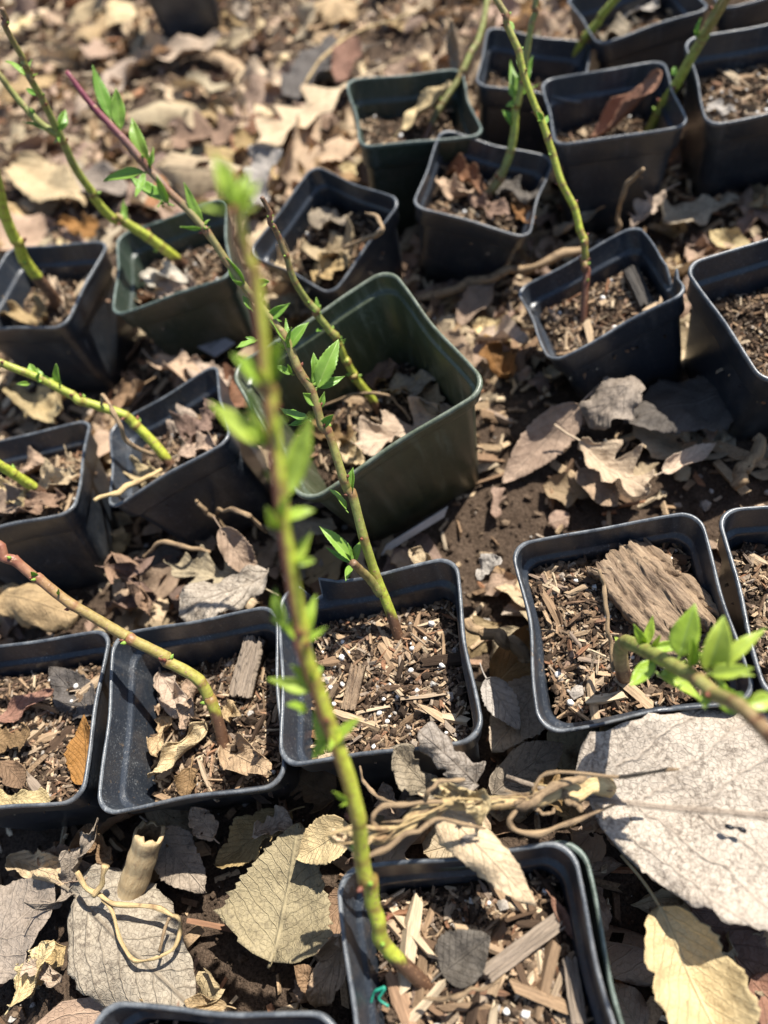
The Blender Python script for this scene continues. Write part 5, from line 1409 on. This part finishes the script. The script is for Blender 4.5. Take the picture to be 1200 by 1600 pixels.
cutting('branching bright green cutting with small leaves, upper left', 'K',
    [(290, 415), (262, 393), (228, 370), (200, 352), (165, 328), (122, 272), (97, 218), (72, 165), (45, 115), (20, 60), (2, 12)],
    0.40, [0.0044, 0.0042, 0.0040, 0.0034, 0.0030, 0.0026, 0.0022, 0.0018], [BRIGHT, BRIGHT, GREENY, GREENY, OLIVE, OLIVE, OLIVE, (0.2, 0.12, 0.06)],
    leaves=[((40, 120), (8, 95), 6), ((42, 120), (50, 92), 5), ((60, 150), (40, 138), 5), ((90, 205), (102, 172), 8), ((75, 205), (35, 192), 6), ((95, 215), (85, 225), 5), ((52, 178), (48, 168), 4), ((195, 348), (193, 312), 7), ((185, 345), (200, 340), 5), ((160, 325), (140, 312), 4)],
    buds=16, bark=0.07, branch=[([(95, 214), (60, 190), (22, 148), (0, 118), (-30, 80)], 0.43, (0.0024, 0.0016), [OLIVE, OLIVE, TAN])])
cutting('slanting green cutting with a pair of small leaves in the tilted pot', 'I',
    [(268, 728), (248, 702), (215, 668), (185, 647), (110, 617), (60, 592), (0, 566), (-50, 545)],
    0.40, [0.0038, 0.0036, 0.0033, 0.0030, 0.0026, 0.0024], [BRIGHT, BRIGHT, GREENY, GREENY, GREENY, OLIVE],
    leaves=[((58, 595), (46, 568), 8), ((62, 592), (58, 575), 6), ((94, 604), (88, 568), 10), ((45, 600), (25, 600), 4), ((75, 600), (66, 585), 6)], buds=9, bark=0.06)
cutting('thick bright green cutting rising from the left edge pot', 'J', [(98, 486), (78, 455), (57, 428), (38, 400), (24, 372), (5, 325), (-20, 250)], 0.46, [0.0056, 0.0052, 0.0046, 0.0042, 0.0038], [BRIGHT, BRIGHT, BRIGHT, GREENY], buds=5, bark=0.30)
cutting('short yellow-green stem among tan leaves at the left edge', 'H', [(85, 782), (62, 768), (42, 754), (18, 738), (-5, 720), (-60, 680)], 0.40, [0.0036, 0.0036, 0.0034, 0.0030], [BRIGHT, BRIGHT, GREENY], buds=4, bark=0.26)
cutting('thin knobbly green cutting standing in the big olive pot', 'M', [(592, 642), (582, 622), (560, 592), (540, 565), (525, 532), (497, 490), (480, 468), (460, 432), (440, 382), (422, 342), (409, 308)],
    0.375, [0.0030, 0.0030, 0.0028, 0.0026, 0.0024, 0.0021, 0.0018, 0.0014], [GREENY, GREENY, GREENY, OLIVE, OLIVE, (0.18, 0.13, 0.06), (0.16, 0.09, 0.05)],
    leaves=[((495, 488), (494, 464), 4), ((502, 516), (494, 518), 4), ((530, 540), (540, 530), 3)], buds=24, bark=0.07, budred=False)
cutting('tall slim cutting with red buds and dark red base in the split-rim pot', 'T', [(911, 505), (914, 450), (915, 400), (905, 345), (880, 285), (860, 225), (840, 175), (820, 120), (797, 45), (775, 0), (745, -60)],
    0.40, [0.0031, 0.0029, 0.0028, 0.0028, 0.0026, 0.0025, 0.0024, 0.0022], [(0.12, 0.055, 0.035), (0.15, 0.07, 0.04), BRIGHT, GREENY, GREENY, GREENY, (0.26, 0.24, 0.07), TAN],
    leaves=[((846, 192), (838, 174), 6), ((850, 195), (856, 180), 5), ((800, 50), (792, 30), 6), ((793, 40), (788, 22), 5)], buds=24, bark=0.02, thin=0.76)
cutting('thin leafy cutting rising from the orange leaf pot', 'N', [(752, 312), (770, 292), (788, 265), (802, 212), (807, 160), (820, 90), (838, 0), (848, -60)],
    0.46, [0.0042, 0.0036, 0.0032, 0.0028, 0.0024, 0.0020], [(0.16, 0.10, 0.05), OLIVE, GREENY, OLIVE, OLIVE, TAN],
    leaves=[((802, 198), (785, 172), 8), ((806, 168), (797, 95), 8), ((812, 150), (832, 88), 7), ((808, 165), (790, 166), 6), ((815, 110), (812, 70), 6), ((812, 130), (822, 105), 6), ((806, 150), (796, 130), 6)], buds=10, bark=0.06)
cutting('yellow-green stem leaning right from the half hidden pot', 'P', [(876, 122), (890, 92), (908, 68), (935, 32), (962, 0), (1000, -45)], 0.55, [0.0042, 0.0040, 0.0036, 0.0034], [GREENY, GREENY, GREENY], buds=6, bark=0.0)
cutting('forked green stem leaning right behind the brown curled leaf', 'Q', [(1014, 205), (1030, 172), (1048, 140), (1066, 108), (1090, 66), (1112, 30), (1130, 0), (1155, -45)], 0.46, [0.0046, 0.0043, 0.0040, 0.0038, 0.0034], [(0.20, 0.26, 0.05), GREENY, OLIVE, OLIVE], leaves=[((1056, 118), (1053, 104), 5), ((1092, 60), (1096, 28), 6)], buds=9, bark=0.0,
    branch=[([(1094, 60), (1118, 28), (1138, -5), (1160, -45)], 0.45, (0.0028, 0.0022), [OLIVE, TAN])])
cutting('dim olive stem standing in the dark green pot at the top', 'O', [(664, 218), (676, 188), (692, 160), (725, 105), (748, 55), (758, 10), (764, -50)], 0.58, [0.0036, 0.0032, 0.0028, 0.0024], [(0.12, 0.10, 0.05), OLIVE, OLIVE], buds=8, bark=0.1)
